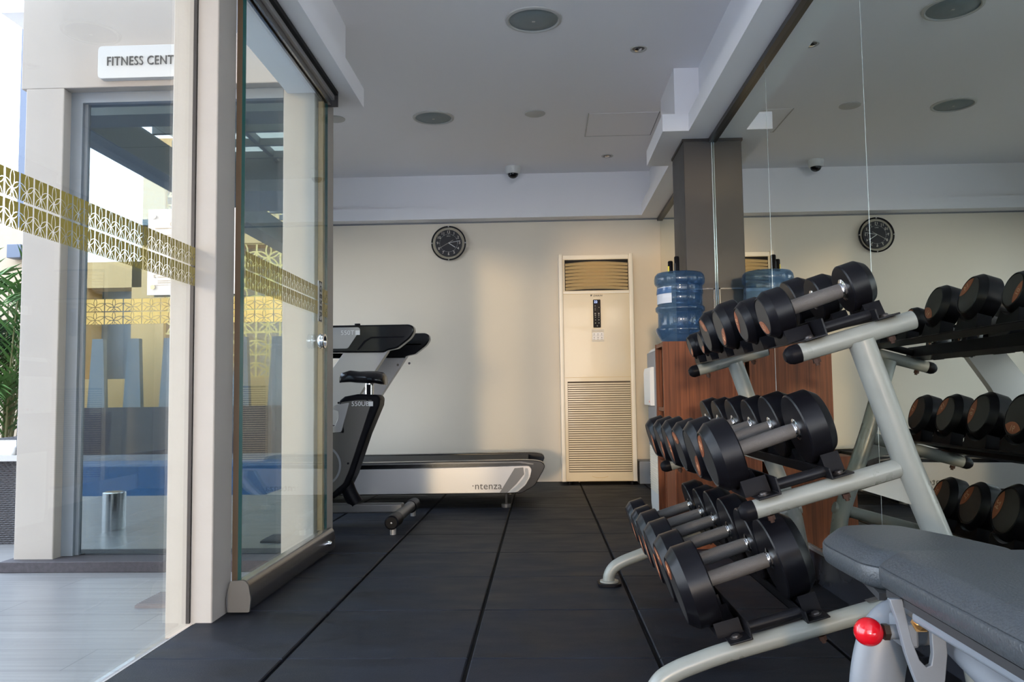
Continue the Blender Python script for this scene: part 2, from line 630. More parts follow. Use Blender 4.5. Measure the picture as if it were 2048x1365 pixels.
def text(name, s, size, M, m, parent=None, ext=0.0006, align='CENTER', shear=0.0, space=1.0, label=None):
    cu = bpy.data.curves.new('tmp_text', 'FONT')
    cu.body = s
    cu.size = size
    cu.extrude = ext
    cu.align_x = align
    cu.align_y = 'CENTER'
    cu.shear = shear
    cu.space_character = space
    cu.resolution_u = 3
    t = bpy.data.objects.new('tmp_text', cu)
    col.objects.link(t)
    dg = bpy.context.evaluated_depsgraph_get()
    dg.update()
    me = bpy.data.meshes.new_from_object(t.evaluated_get(dg))
    bm = B()
    bm.from_mesh(me)
    bmesh.ops.transform(bm, matrix=M, verts=bm.verts)
    bpy.data.objects.remove(t)
    bpy.data.meshes.remove(me)
    bpy.data.curves.remove(cu)
    return obj(name, bm, m, parent)

def face_m(x, y, z, rot=0.0, mirror=False):
    """text facing -Y (towards the camera) at x,y,z"""
    return Matrix.Translation((x, y, z)) @ Matrix.Rotation(PI / 2, 4, 'X') @ Matrix.Rotation(rot, 4, 'Z')

def uvplane(name, corners, u0_, u1_, v0_, v1_, m, parent=None):
    """corners: bl, br, tr, tl"""
    bm = B()
    vs = [bm.verts.new(c) for c in corners]
    f = bm.faces.new(vs)
    uvl = bm.loops.layers.uv.new('UVMap')
    for l, uv in zip(f.loops, ((u0_, v0_), (u1_, v0_), (u1_, v1_), (u0_, v1_))):
        l[uvl].uv = uv
    me_name = name
    me = bpy.data.meshes.new(me_name)
    o = bpy.data.objects.new(name, me)
    off = Vector((0, 0, 0))
    if parent is not None:
        off = ROOT[parent.name]
        o.parent = parent
    else:
        off = Vector(corners[0])
        o.location = off
    ROOT[o.name] = off
    bmesh.ops.translate(bm, verts=bm.verts, vec=-off)
    bm.to_mesh(me)
    bm.free()
    me.materials.append(m)
    col.objects.link(o)
    return o

ZS = 2.17     # soffit height
ZC = 2.555    # ceiling height
YB = 6.82     # far wall
XM = 1.005    # mirror plane
XL = -2.35    # left wall of the far bay
YR = -2.6     # rear end of the room
YF = 3.72     # plane of the outer window wall

# ------------------------------------------------------------------ room
bm = B()
box(bm, -1.10, 1.3, YR, YB + 0.2, -0.06, -0.012, mi=1)
box(bm, XL - 0.03, -1.10, YF + 0.02, YB + 0.2, -0.06, -0.012, mi=1)
x_0, y_0 = -0.204, 2.245
g = 0.0022
for i in range(-5, 4):
    for j in range(-10, 10):
        ax, bx_ = x_0 + 0.5 * i, x_0 + 0.5 * (i + 1)
        ay, by_ = y_0 + 0.5 * j, y_0 + 0.5 * (j + 1)
        jit = random.uniform(-0.0008, 0.0008)
        ax, bx_ = max(ax, XL), min(bx_, 1.12)
        ay, by_ = max(ay, YR), min(by_, YB)
        gx = 0.0055
        if ax < -1.105 and by_ <= YF + 0.05:
            ax = -1.105
        if ax < -1.105 and ay < YF + 0.03:
            ay = YF + 0.03
        if bx_ - ax < 0.02 or by_ - ay < 0.02:
            continue
        z = random.uniform(-0.0006, 0.0)
        x0_, x1_, y0_, y1_ = ax + gx, bx_ - gx, ay + g + jit, by_ - g + jit
        b_ = 0.003
        lo = [bm.verts.new(p) for p in ((x0_, y0_, -0.02), (x1_, y0_, -0.02), (x1_, y1_, -0.02), (x0_, y1_, -0.02))]
        mi_ = [bm.verts.new(p) for p in ((x0_, y0_, z - b_), (x1_, y0_, z - b_), (x1_, y1_, z - b_), (x0_, y1_, z - b_))]
        hi = [bm.verts.new(p) for p in ((x0_ + b_, y0_ + b_, z), (x1_ - b_, y0_ + b_, z), (x1_ - b_, y1_ - b_, z), (x0_ + b_, y1_ - b_, z))]
        bm.faces.new(hi)
        for k in range(4):
            l = (k + 1) % 4
            bm.faces.new((lo[k], lo[l], mi_[l], mi_[k]))
            bm.faces.new((mi_[k], mi_[l], hi[l], hi[k]))
struct('floor', bm, [M_rubber, M_joint], smooth=20)

bm = B(); box(bm, -1.17, 1.3, YR, YF, ZC, ZC + 0.1); struct('ceiling', bm, M_ceil)
bm = B(); box(bm, XL - 0.2, 1.3, YF, YB + 0.2, ZC, ZC + 0.1); struct('ceiling', bm, M_ceil)
bm = B(); box(bm, XL - 0.3, 1.3, YB, YB + 0.2, -0.05, ZC); struct('wall_far', bm, M_wall)
bm = B(); box(bm, XM + 0.012, 1.3, 0.40, YB, -0.05, ZC); struct('wall_right', bm, M_wall)
w5 = bpy.data.objects.new('added_side_window', None); w5['kind'] = 'structure'; w5.location = (1.1, -1.1, 0); col.objects.link(w5); ROOT[w5.name] = Vector(w5.location)  # unseen side glazing, added to bring more daylight into the room
bm = B()
for y in (YR, -1.6, -0.6, 0.35):
    box(bm, 1.06, 1.12, y, y + 0.05, 0, ZC)
box(bm, 1.06, 1.12, YR, 0.4, 0, 0.05)
obj('window_frame', bm, M_frame, w5)
# rear wall: unseen windows, widened across the room to bring in more daylight
bm = B()
box(bm, -1.2, -1.10, YR - 0.15, YR, -0.05, ZC)
box(bm, 1.0, 1.3, YR - 0.15, YR, -0.05, ZC)
box(bm, -1.10, 1.0, YR - 0.15, YR, 2.45, ZC)
struct('wall_rear', bm, M_wall)
w3 = bpy.data.objects.new('window_3', None); w3['kind'] = 'structure'; w3.location = (0, YR - 0.07, 0); col.objects.link(w3); ROOT[w3.name] = Vector((0, YR - 0.07, 0))
bm = B()
for x in (-1.10, -0.42, 0.27, 0.95):
    box(bm, x, x + 0.05, YR - 0.1, YR - 0.04, 0, 2.45)
box(bm, -1.10, 1.0, YR - 0.1, YR - 0.04, 0, 0.05)
box(bm, -1.10, 1.0, YR - 0.1, YR - 0.04, 1.98, 2.03)
box(bm, -1.10, 1.0, YR - 0.1, YR - 0.04, 2.40, 2.45)
obj('window_frame', bm, M_frame, w3)
# left wall of the far bay, with a large window
bm = B()
box(bm, XL - 0.03, XL, YF, 4.15, -0.05, ZC)
box(bm, XL - 0.03, XL, 6.45, YB, -0.05, ZC)
box(bm, XL - 0.03, XL, 4.15, 6.45, 2.1, ZC)
box(bm, XL - 0.03, XL, 4.15, 6.45, -0.05, 0.35)
struct('wall_left', bm, M_wall)
w4 = bpy.data.objects.new('window_4', None); w4['kind'] = 'structure'; w4.location = (XL - 0.07, 5.3, 0.35); col.objects.link(w4); ROOT[w4.name] = Vector(w4.location)
bxo('window_pane', (XL - 0.02, XL - 0.012, 4.15, 6.45, 0.35, 2.1), M_glass, w4)
bm = B()
for y in (4.15, 5.28, 6.40):
    box(bm, XL - 0.035, XL + 0.005, y, y + 0.05, 0.35, 2.1)
box(bm, XL - 0.035, XL + 0.005, 4.15, 6.45, 0.35, 0.40)
box(bm, XL - 0.035, XL + 0.005, 4.15, 6.45, 2.05, 2.1)
obj('window_frame', bm, M_frame, w4)

# stepped cove: lower ledge (0.10 high fascia) and higher bulkhead set back, right side + bump round the pillar
def cove(name, poly_low, poly_high):
    bm_ = B()
    prism(bm_, poly_low, 'z', ZS, ZS + 0.098)
    prism(bm_, poly_high, 'z', ZS + 0.098, ZC)
    return struct(name, bm_, M_ceil, smooth=20)
cove('trim_1', [(1.02, 0.4), (1.02, YB), (0.84, YB), (0.84, 5.25), (0.70, 5.25), (0.70, 4.55), (0.845, 4.55), (0.86, 0.4)],
     [(1.02, 0.4), (1.02, YB), (0.92, YB), (0.92, 5.12), (0.78, 5.12), (0.78, 4.61), (0.92, 4.61), (0.93, 0.4)])
cove('trim_2', [(XL, 6.69), (0.84, 6.69), (0.84, YB), (XL, YB)], [(XL, 6.76), (0.92, 6.76), (0.92, YB), (XL, YB)])
cove('trim_3', [(-1.02, YR), (-0.88, YR), (-0.88, 4.06), (XL, 4.06), (XL, YF + 0.08), (-1.02, YF + 0.08)],
     [(-1.02, YR), (-0.95, YR), (-0.95, 3.96), (XL, 3.96), (XL, YF + 0.08), (-1.02, YF + 0.08)])
# shadow gap line between far wall and soffit
bm = B(); box(bm, XL, 1.0, YB - 0.006, YB, ZS - 0.012, ZS - 0.001); struct('trim_4', bm, M_grey)

# charcoal pillar with panelled lower part
bm = B()
box(bm, 0.838, XM - 0.001, 4.70, 5.09, 0, ZS)
struct('wall_pillar', bm, M_pillar, bevel=0.004)
bm = B()
for z0, z1 in ((0.98, 1.30), (0.1, 0.92)):
    for a, b in (((0.848, 0.856), (z0, z1)), ((0.985, 0.993), (z0, z1)), ((0.848, 0.993), (z0, z0 + 0.008)), ((0.848, 0.993), (z1 - 0.008, z1))):
        box(bm, a[0], a[1], 4.692, 4.700, b[0], b[1])
struct('trim_5', bm, M_skirt)
bm = B(); box(bm, 0.832, 1.0, 4.694, 5.095, ZS - 0.016, ZS - 0.001); struct('trim_6', bm, M_channel)

# mirrors: sheets with polished edges
mir = bpy.data.objects.new('wall_mirror', None); mir['kind'] = 'structure'; mir.location = (XM, 3, 0.12); col.objects.link(mir); ROOT[mir.name] = Vector(mir.location)
seams = [0.40, 1.456, 2.516, 3.576, 4.70]
for a, b in zip(seams, seams[1:]):
    bxo('mirror_sheet', (XM, XM + 0.006, a + 0.0015, b - 0.0015, 0.122, ZS - 0.02), M_mirror, mir)
bxo('mirror_sheet', (XM, XM + 0.006, 5.092, YB - 0.01, 0.122, ZS - 0.02), M_mirror, mir)
bm = B()
for y in seams[1:-1]:
    box(bm, XM - 0.0004, XM + 0.006, y - 0.0014, y + 0.0014, 0.122, ZS - 0.02)
obj('mirror_joint', bm, M_edge, mir)
bm = B(); box(bm, XM - 0.022, XM + 0.01, 0.4, 4.698, ZS - 0.024, ZS + 0.001); box(bm, XM - 0.022, XM + 0.01, 5.095, YB, ZS - 0.024, ZS + 0.001); obj('top_channel', bm, M_channel, mir)
bm = B(); box(bm, XM - 0.010, XM + 0.006, 0.4, 3.78, 0.112, 0.124); obj('bottom_channel', bm, M_edge, mir)
bm = B(); cyl(bm, (1.0, 4.695, 0.0), (1.0, 4.695, ZS), 0.004, seg=8); obj('edge_bead', bm, M_edge, mir)
bm = B(); box(bm, 0.996, XM + 0.015, 0.4, 4.69, 0, 0.112); struct('baseboard_right', bm, M_skirt, bevel=0.003)
bm = B(); box(bm, 0.76, XM, 6.57, YB, 0, 0.175); struct('baseboard_far', bm, M_greyskirt, bevel=0.003)

# near column, far column, beam over the door
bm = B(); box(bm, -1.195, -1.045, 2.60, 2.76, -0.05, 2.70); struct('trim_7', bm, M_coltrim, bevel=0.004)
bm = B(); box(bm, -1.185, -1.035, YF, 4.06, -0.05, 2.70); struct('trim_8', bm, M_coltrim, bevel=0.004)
bm = B(); box(bm, -1.165, -1.02, YR, YF + 0.1, 2.125, 2.9); struct('trim_9', bm, M_ceil)
# roof slab
bm = B(); box(bm, -1.17, 1.3, YR, YB + 0.2, ZC + 0.1, 2.9); box(bm, XL - 0.2, -1.17, YF, YB + 0.2, ZC + 0.1, 3.4); struct('roof', bm, M_fascia)

# fixed glass pane beside the camera with petal film
w1 = bpy.data.objects.new('window_1', None); w1['kind'] = 'structure'; w1.location = (-1.12, 0.5, 0); col.objects.link(w1); ROOT[w1.name] = Vector(w1.location)
bxo('window_pane', (-1.125, -1.113, 1.35, 2.612, 0.0, 2.125), M_glass, w1)
bxo('window_pane', (-1.125, -1.113, -0.10, 1.34, 0.0, 2.125), M_glass, w1)
bxo('window_pane', (-1.125, -1.113, YR, -0.11, 0.0, 2.125), M_glass, w1)
bxo('glass_seal', (-1.124, -1.113, 2.590, 2.600, 0.0, 2.125), M_channel, w1)
n_t = (2.606 - 0.9) / 0.05
uvplane('petal_film', [(-1.112, 0.9, 1.062), (-1.112, 2.606, 1.062), (-1.112, 2.606, 1.192), (-1.112, 0.9, 1.192)], 0, n_t, 0, 2, M_gold, w1)
# threshold: ramp strip between mats and terrace
bm = B(); prism(bm, [(-1.185, -0.05), (-1.105, -0.004), (-1.105, -0.05)], 'y', YR, 2.60); struct('trim_10', bm, M_ramp)
bm = B(); box(bm, -1.19, -1.09, 2.76, YF + 0.2, -0.05, -0.003); struct('trim_11', bm, M_ramp)

# sliding glass door standing open along the column line
d1 = bpy.data.objects.new('door_1', None); d1['kind'] = 'structure'; d1.location = (-1.0, 3.2, 0); col.objects.link(d1); ROOT[d1.name] = Vector(d1.location)
bm = B()
for fc in box(bm, -1.006, -0.994, 2.712, 3.79, 0.098, 2.10):
    n = fc.calc_center_median()
    if abs(n.x + 1.0) < 0.004:
        fc.material_index = 1
obj('glass_leaf', bm, [M_doorglass, M_glassedge], d1)
prof = rounded([(-1.03, 0.008), (-1.034, 0.05), (-1.022, 0.1), (-0.982, 0.104), (-0.970, 0.092), (-0.962, 0.05), (-0.966, 0.008)], 0.006, 3)
bm = B(); prism(bm, prof, 'y', 2.71, 3.825); obj('bottom_rail', bm, M_alu, d1)
bm = B(); prism(bm, rounded([(-1.036, 0.006), (-1.04, 0.05), (-1.026, 0.106), (-0.98, 0.109), (-0.966, 0.094), (-0.958, 0.05), (-0.962, 0.006)], 0.006, 3), 'y', 2.700, 2.710); obj('rail_end_cap', bm, M_silvd, d1)
bm = B(); lathe(bm, [(0, 0.013), (0.012, 0.013), (0.014, 0.010), (0.018, 0.010), (0.020, 0.006), (0.020, 0)], (-0.966, 3.70, 0.052), (1, 0, 0), 20); obj('rail_lock', bm, M_steel, d1)
bm = B(); box(bm, -1.015, -0.985, YR, 3.83, 2.10, 2.127); obj('top_track', bm, M_alu, d1)
bm = B(); box(bm, -1.015, -0.972, YR, 3.83, 2.128, ZS); obj('track_cover', bm, M_silver, d1)
bm = B(); box(bm, -0.972, -0.955, YR, 3.83, 2.150, ZS - 0.001); obj('track_gap', bm, M_joint, d1)
bm = B(); box(bm, -1.02, -0.955, 3.828, 3.834, 2.095, ZS); obj('track_end_plate', bm, M_channel, d1)
bm = B(); box(bm, -1.032, -1.008, 3.765, 3.79, 0.10, 2.10); obj('edge_glint', bm, mat('tan_edge_glint', (0.50, 0.33, 0.17), 0.5), d1)  # tan strip: sunlight caught in the glass edge, put into its colour
bm = B()
lathe(bm, [(0, 0), (0, 0.030), (0.006, 0.034), (0.012, 0.034), (0.012, 0.030), (0.020, 0.030), (0.022, 0.034), (0.026, 0.032), (0.026, 0.024), (0.018, 0.020), (0.018, 0)], (-0.994, 3.655, 0.957), (1, 0, 0), 28)
obj('finger_pull', bm, M_steel, d1)
bxo('slide_sign', (-0.9935, -0.9905, 3.625, 3.69, 1.045, 1.228), M_trimw, d1, bevel=0.001)
MS = Matrix.Translation((-0.989, 3.657, 1.137)) @ Matrix(((0, 0, 1, 0), (1, 0, 0, 0), (0, 1, 0, 0), (0, 0, 0, 1))) @ Matrix.Rotation(-PI / 2, 4, 'Z')
text('sign_lettering', '[GESER]', 0.048, MS, M_text, d1, space=1.15)
uvplane('petal_film', [(-0.9925, 2.72, 1.072), (-0.9925, 3.79, 1.072), (-0.9925, 3.79, 1.202), (-0.9925, 2.72, 1.202)], 0, 1.07 / 0.05, 0, 2, M_gold, d1)
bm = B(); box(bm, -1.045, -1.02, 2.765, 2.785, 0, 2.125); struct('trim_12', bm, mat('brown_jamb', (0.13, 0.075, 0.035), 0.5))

# ------------------------------------------------------------------ outer window wall
bm = B()
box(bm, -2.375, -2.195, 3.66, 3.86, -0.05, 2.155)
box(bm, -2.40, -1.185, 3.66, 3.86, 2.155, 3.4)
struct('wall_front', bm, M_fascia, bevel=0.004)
w2 = bpy.data.objects.new('window_2', None); w2['kind'] = 'structure'; w2.location = (-1.7, 3.75, 0); col.objects.link(w2); ROOT[w2.name] = Vector(w2.location)
bm = B()
box(bm, -2.195, -2.14, 3.72, 3.80, 0.0, 2.155)
box(bm, -2.14, -1.185, 3.72, 3.80, 2.105, 2.155)
box(bm, -2.14, -2.125, 3.74, 3.80, 0.0, 2.105)
obj('window_frame', bm, M_frame, w2)
bxo('window_pane', (-2.125, -1.185, 3.752, 3.758, 0.005, 2.105), M_facglass, w2)
uvplane('petal_film', [(-2.12, 3.750, 1.055), (-1.19, 3.750, 1.055), (-1.19, 3.750, 1.178), (-2.12, 3.750, 1.178)], 0, 10.5, 0, 2, M_goldt, w2)
bm = B(); box(bm, -2.40, -1.19, 3.60, 3.86, -0.05, -0.002); struct('trim_13', bm, M_stone, bevel=0.003)

sg = thing('fitness_sign', 'white rounded sign reading fitness centre on the beige outdoor fascia', 'sign', (-1.75, 3.65, 2.18))
bm = B(); prism(bm, rounded([(-2.02, 2.182), (-1.555, 2.182), (-1.555, 2.335), (-2.02, 2.335)], 0.022), 'y', 3.625, 3.66); obj('sign_board', bm, M_sign, sg, bevel=0.002)
text('sign_lettering', 'FITNESS CENTRE', 0.060, face_m(-1.978, 3.622, 2.259) @ Matrix.Diagonal((0.78, 1, 1, 1)), M_text, sg, ext=0.002, align='LEFT', space=1.06)

nb = thing('notice_board', 'white acrylic gym rules notice with steel studs on the outer window', 'notice', (-1.6, 3.745, 1.185))
bm = B(); box(bm, -1.815, -1.40, 3.715, 3.721, 1.186, 1.588); obj('board', bm, M_board, nb, bevel=0.001)
for z in (1.222, 1.552):
    for x in (-1.785, -1.43):
        bm = B(); cyl(bm, (x, 3.750, z), (x, 3.706, z), 0.011, seg=16); obj('standoff_stud', bm, M_steel, nb)
text('heading', 'CHA', 0.030, face_m(-1.697, 3.713, 1.543), M_tan, nb, align='LEFT')
text('heading', 'GYM', 0.030, face_m(-1.712, 3.713, 1.515), M_tan, nb, align='LEFT')
text('item_number', '1.', 0.018, face_m(-1.785, 3.713, 1.466), M_tan, nb, align='LEFT')
text('item_number', '5.', 0.018, face_m(-1.785, 3.713, 1.272), M_tan, nb, align='LEFT')
bm = B()
for z, x0, x1, h in ((1.495, -1.78, -1.42, 0.004), (1.463, -1.755, -1.5, 0.003), (1.454, -1.755, -1.7, 0.003), (1.444, -1.755, -1.52, 0.003), (1.435, -1.755, -1.6, 0.003), (1.424, -1.78, -1.42, 0.0015), (1.28, -1.78, -1.42, 0.0015), (1.268, -1.765, -1.62, 0.003), (1.250, -1.765, -1.55, 0.003), (1.241, -1.765, -1.6, 0.003), (1.231, -1.78, -1.42, 0.0015)):
    box(bm, x0, x1, 3.7135, 3.7145, z, z + h)
obj('text_line', bm, M_tan, nb)

# ------------------------------------------------------------------ outdoors
bm = B()
box(bm, -6.9, -1.105, 1.0, 9.0, -0.2, -0.05)
box(bm, -2.2, -1.105, -8.0, 1.0, -0.2, -0.05)
box(bm, -16.0, -2.2, -8.0, -4.0, -0.2, -0.05)
box(bm, -16.0, -6.9, 1.0, 9.0, -0.2, -0.05)
box(bm, -2.2, -1.105, -12.0, -8.0, -0.2, -0.05)
struct('floor_terrace', bm, M_terr)
bm = B()
box(bm, -1.105, 8.0, -12.0, YR - 0.15, -0.2, -0.05)
box(bm, 1.31, 8.0, YR - 0.15, 9.0, -0.2, -0.05)
struct('floor_bounce_ground', bm, mat('pale_bounce_ground', (0.80, 0.78, 0.76), 0.8, var=0.05))  # unseen pale ground, added to bounce daylight up onto the ceiling
bm = B(); box(bm, -16.0, -2.2, -4.0, 1.0, -0.35, -0.13)
o = obj('pool_water', bm, M_water); o['kind'] = 'stuff'
bm = B(); box(bm, -1.483, -1.22, 2.985, 3.19, -0.05, -0.040)
for k in range(12):
    box(bm, -1.48, -1.225, 2.992 + k * 0.0165, 2.998 + k * 0.0165, -0.04, -0.036)
tag(obj('doormat', bm, M_mat), 'small ribbed grey doormat on the terrace by the white column', 'doormat')

bm = B(); box(bm, -9.0, -2.9, 6.5, 6.7, -0.05, 2.13); struct('wall_garden', bm, M_rwall)
bm = B(); box(bm, -4.285, -4.155, 6.52, 6.64, 2.13, 4.8)
tag(obj('steel_post', bm, M_post, bevel=0.004), 'tall dark blue post standing on top of the rough garden wall', 'post')
lampo = thing('wall_light', 'small dark box light high on the rough garden wall', 'wall light', (-4.22, 6.5, 1.86))
bxo('housing', (-4.28, -4.165, 6.40, 6.49, 1.865, 1.975), M_post, lampo, bevel=0.004)
bxo('back_plate', (-4.26, -4.185, 6.49, 6.5, 1.875, 1.965), M_frame, lampo)

def palm(loc, h, n, seed, label, spread=0.8):
    rnd = random.Random(seed)
    t = thing('palm_plant', label, 'plant', loc)
    x0, y0, z0 = loc
    bm_s = B()
    bm_l = B()
    for k in range(n):
        a = rnd.uniform(0, 2 * PI)
        hh = h * rnd.uniform(0.45, 1.0)
        out = spread * rnd.uniform(0.25, 1.0)
        d = Vector((math.cos(a), math.sin(a), 0))
        base = Vector((x0, y0, z0)) + d * rnd.uniform(0, 0.12)
        pts = [base, base + d * out * 0.15 + Vector((0, 0, hh * 0.5)), base + d * out * 0.5 + Vector((0, 0, hh * 0.9)), base + d * out + Vector((0, 0, hh * 0.92 - 0.1 * out))]
        path = smooth_path(pts, 9)
        tube(bm_s, path, [0.009 * (1 - 0.7 * i / len(path)) for i in range(len(path))], 5)
        m = len(path)
        for i in range(int(m * 0.38), m):
            p = path[i]
            tdir = (path[min(i + 1, m - 1)] - path[i - 1]).normalized()
            side = tdir.cross(Vector((0, 0, 1))).normalized()
            for s in (-1, 1):
                L = 0.30 * (1.1 - 0.6 * abs((i - m * 0.6) / (m * 0.45))) * rnd.uniform(0.8, 1.1)
                dirn = (tdir * 0.75 + side * s * 0.9 + Vector((0, 0, rnd.uniform(-0.1, 0.25)))).normalized()
                w = dirn.cross(Vector((0, 0, 1))).normalized() * 0.011
                q1 = p + dirn * L * 0.5 + Vector((0, 0, 0.004))
                q2 = p + dirn * L + Vector((0, 0, -0.12 * L))
                vs = [bm_l.verts.new(v) for v in (p - w * 0.3, p + w * 0.3, q1 + w, q2, q1 - w)]
                bm_l.faces.new(vs)
    obj('stem', bm_s, M_stem, t)
    obj('foliage', bm_l, M_leaf, t)
palm((-3.74, 5.58, -0.05), 1.98, 30, 3, 'tall green palm with feathery fronds before the rough garden wall', 0.58)

def lounger(x, y, sgn, label):
    t = thing('wicker_lounger', label, 'lounger', (x, y, -0.05))
    bm_ = B()
    prism(bm_, rounded([(x - 0.75, -0.05), (x + 0.02, -0.05), (x + 0.0, 0.40), (x - 0.72, 0.42)], 0.04), 'y', y - 0.42, y + 0.42)
    obj('base', bm_, M_wick, t)
    bm_ = B()
    pr = [(x - 0.78, 0.42), (x + 0.0, 0.40), (x + 0.01, 0.64), (x - 0.15, 0.60), (x - 0.45, 0.50), (x - 0.78, 0.47)]
    prism(bm_, pr, 'y', y + 0.30, y + 0.42)
    box(bm_, x - 0.08, x + 0.01, y - 0.42, y + 0.30, 0.40, 0.62)
    obj('backrest', bm_, M_wick, t, bevel=0.02)
    bxo('cushion', (x - 0.72, x - 0.09, y - 0.40, y + 0.29, 0.40, 0.47), M_board, t, bevel=0.02)
    bxo('side_board', (x - 0.6, x + 0.03, y - 0.46, y - 0.42, 0.39, 0.42), M_silver, t)
lounger(-2.74, 4.75, 1, 'dark woven wicker lounger at the left edge below the palm')
bm = B(); lathe(bm, [(0, 0.0), (0, 0.065), (0.215, 0.065), (0.22, 0.06), (0.22, 0)], (-2.52, 2.7, -0.05), (0, 0, 1), 28)
tag(obj('steel_bollard', bm, M_steel), 'short polished steel cylinder standing on the terrace deck', 'bollard')

pg = thing('pergola', 'grey pergola with cream panels over the terrace seen reflected', 'pergola', (-2.2, -1.5, -0.05))
bxo('side_beam', (-3.35, -3.12, -4.0, 2.2, 2.60, 2.86), M_perg, pg)
for y0_, y1_, zb in ((2.0, 2.25, 2.6), (-0.6, 0.2, 2.6), (-3.0, -2.3, 2.6)):
    bxo('cross_beam', (-3.12, -1.25, y0_, y1_, zb, 2.9), M_perg, pg)
bm = B()
for k in range(12):
    y = -2.2 + k * 0.36
    box(bm, -3.12, -1.25, y, y + 0.04, 2.86, 2.92)
for k in range(4):
    x = -2.85 + k * 0.45
    box(bm, x, x + 0.04, -2.3, 2.0, 2.87, 2.93)
obj('batten', bm, M_perg, pg)
bm = B(); vs_ = [bm.verts.new(p) for p in ((-3.12, -2.3, 2.95), (-1.25, -2.3, 2.95), (-1.25, 3.4, 2.95), (-3.12, 3.4, 2.95))]; bm.faces.new(vs_); obj('roof_sheet', bm, M_sheet, pg)  # sheet carried on past the battens, out of view, to shade the fascia
for x, y in ((-3.3, 2.05), (-3.3, -3.9)):
    bxo('post', (x, x + 0.14, y, y + 0.14, -0.05, 2.6), M_perg, pg)

yb = thing('yellow_building', 'yellow building with gold petal screens across the pool', 'building', (-5.0, -5.5, -0.05))
bm = B()
box(bm, -7.3, -3.2, -5.6, -4.8, -0.05, 1.05)
box(bm, -7.3, -6.95, -5.6, -4.8, 1.05, 2.85)
box(bm, -6.25, -6.1, -5.6, -4.8, 1.05, 2.85)
box(bm, -7.3, -6.1, -5.6, -4.8, 2.45, 2.85)
box(bm, -6.1, -5.75, -5.6, -4.8, 1.05, 4.6)
box(bm, -5.0, -4.7, -5.6, -4.8, 1.05, 4.6)
box(bm, -3.6, -3.2, -5.6, -4.8, 1.05, 4.6)
box(bm, -6.1, -3.2, -5.6, -4.8, 3.1, 3.5)
box(bm, -6.1, -3.2, -5.6, -4.9, 4.6, 4.8)
obj('wall', bm, M_yellow, yb)
bxo('window', (-6.95, -6.25, -5.3, -5.25, 1.05, 2.45), M_frame, yb)
for (a, b, c, d) in ((-5.75, -5.0, 1.05, 3.1), (-4.7, -3.6, 1.05, 3.1), (-5.75, -5.0, 3.5, 4.6), (-4.7, -3.6, 3.5, 4.6)):
    bxo('window', (a, b, -5.3, -5.25, c, d), M_panel, yb)
    uvplane('petal_screen', [(a, -4.85, c), (b, -4.85, c), (b, -4.85, d), (a, -4.85, d)], 0, round((b - a) / 0.37), 0, round((d - c) / 0.37), M_lattice, yb)
fn = thing('tapered_fence', 'row of tapered grey slabs on a low wall beyond the pool', 'fence', (-5.5, -4.3, -0.05))
bxo('low_wall', (-7.5, -2.4, -4.5, -4.1, -0.05, 0.62), M_stone, fn)
for k in range(9):
    x = -7.0 + k * 0.53
    bm = B(); prism(bm, [(x - 0.13, 0.62), (x + 0.13, 0.62), (x + 0.09, 1.62), (x - 0.07, 1.62)], 'y', -4.35, -4.25); obj('slab', bm, M_perg, fn)

# ------------------------------------------------------------------ dumbbell rack
TH = R(15.6)
CT, ST = math.cos(TH), math.sin(TH)
TIERS = {'top': (0.583, 0.785, 0.268), 'middle': (0.470, 0.435, 0.335), 'bottom': (0.400, 0.123, 0.0)}
YFR, YRR = 1.885, 3.10
def rp(t, u, n, y):
    ox, oz = TIERS[t][:2]
    return Vector((ox + u * CT - n * ST, y, oz + u * ST + n * CT))
def tier_box(bm, t, u0_, u1_, n0, n1, y0, y1):
    box(bm, u0_, u1_, y0, y1, n0, n1, M=Matrix.Translation((TIERS[t][0], 0, TIERS[t][1])) @ Matrix(((CT, 0, -ST, 0), (0, 1, 0, 0), (ST, 0, CT, 0), (0, 0, 0, 1))))

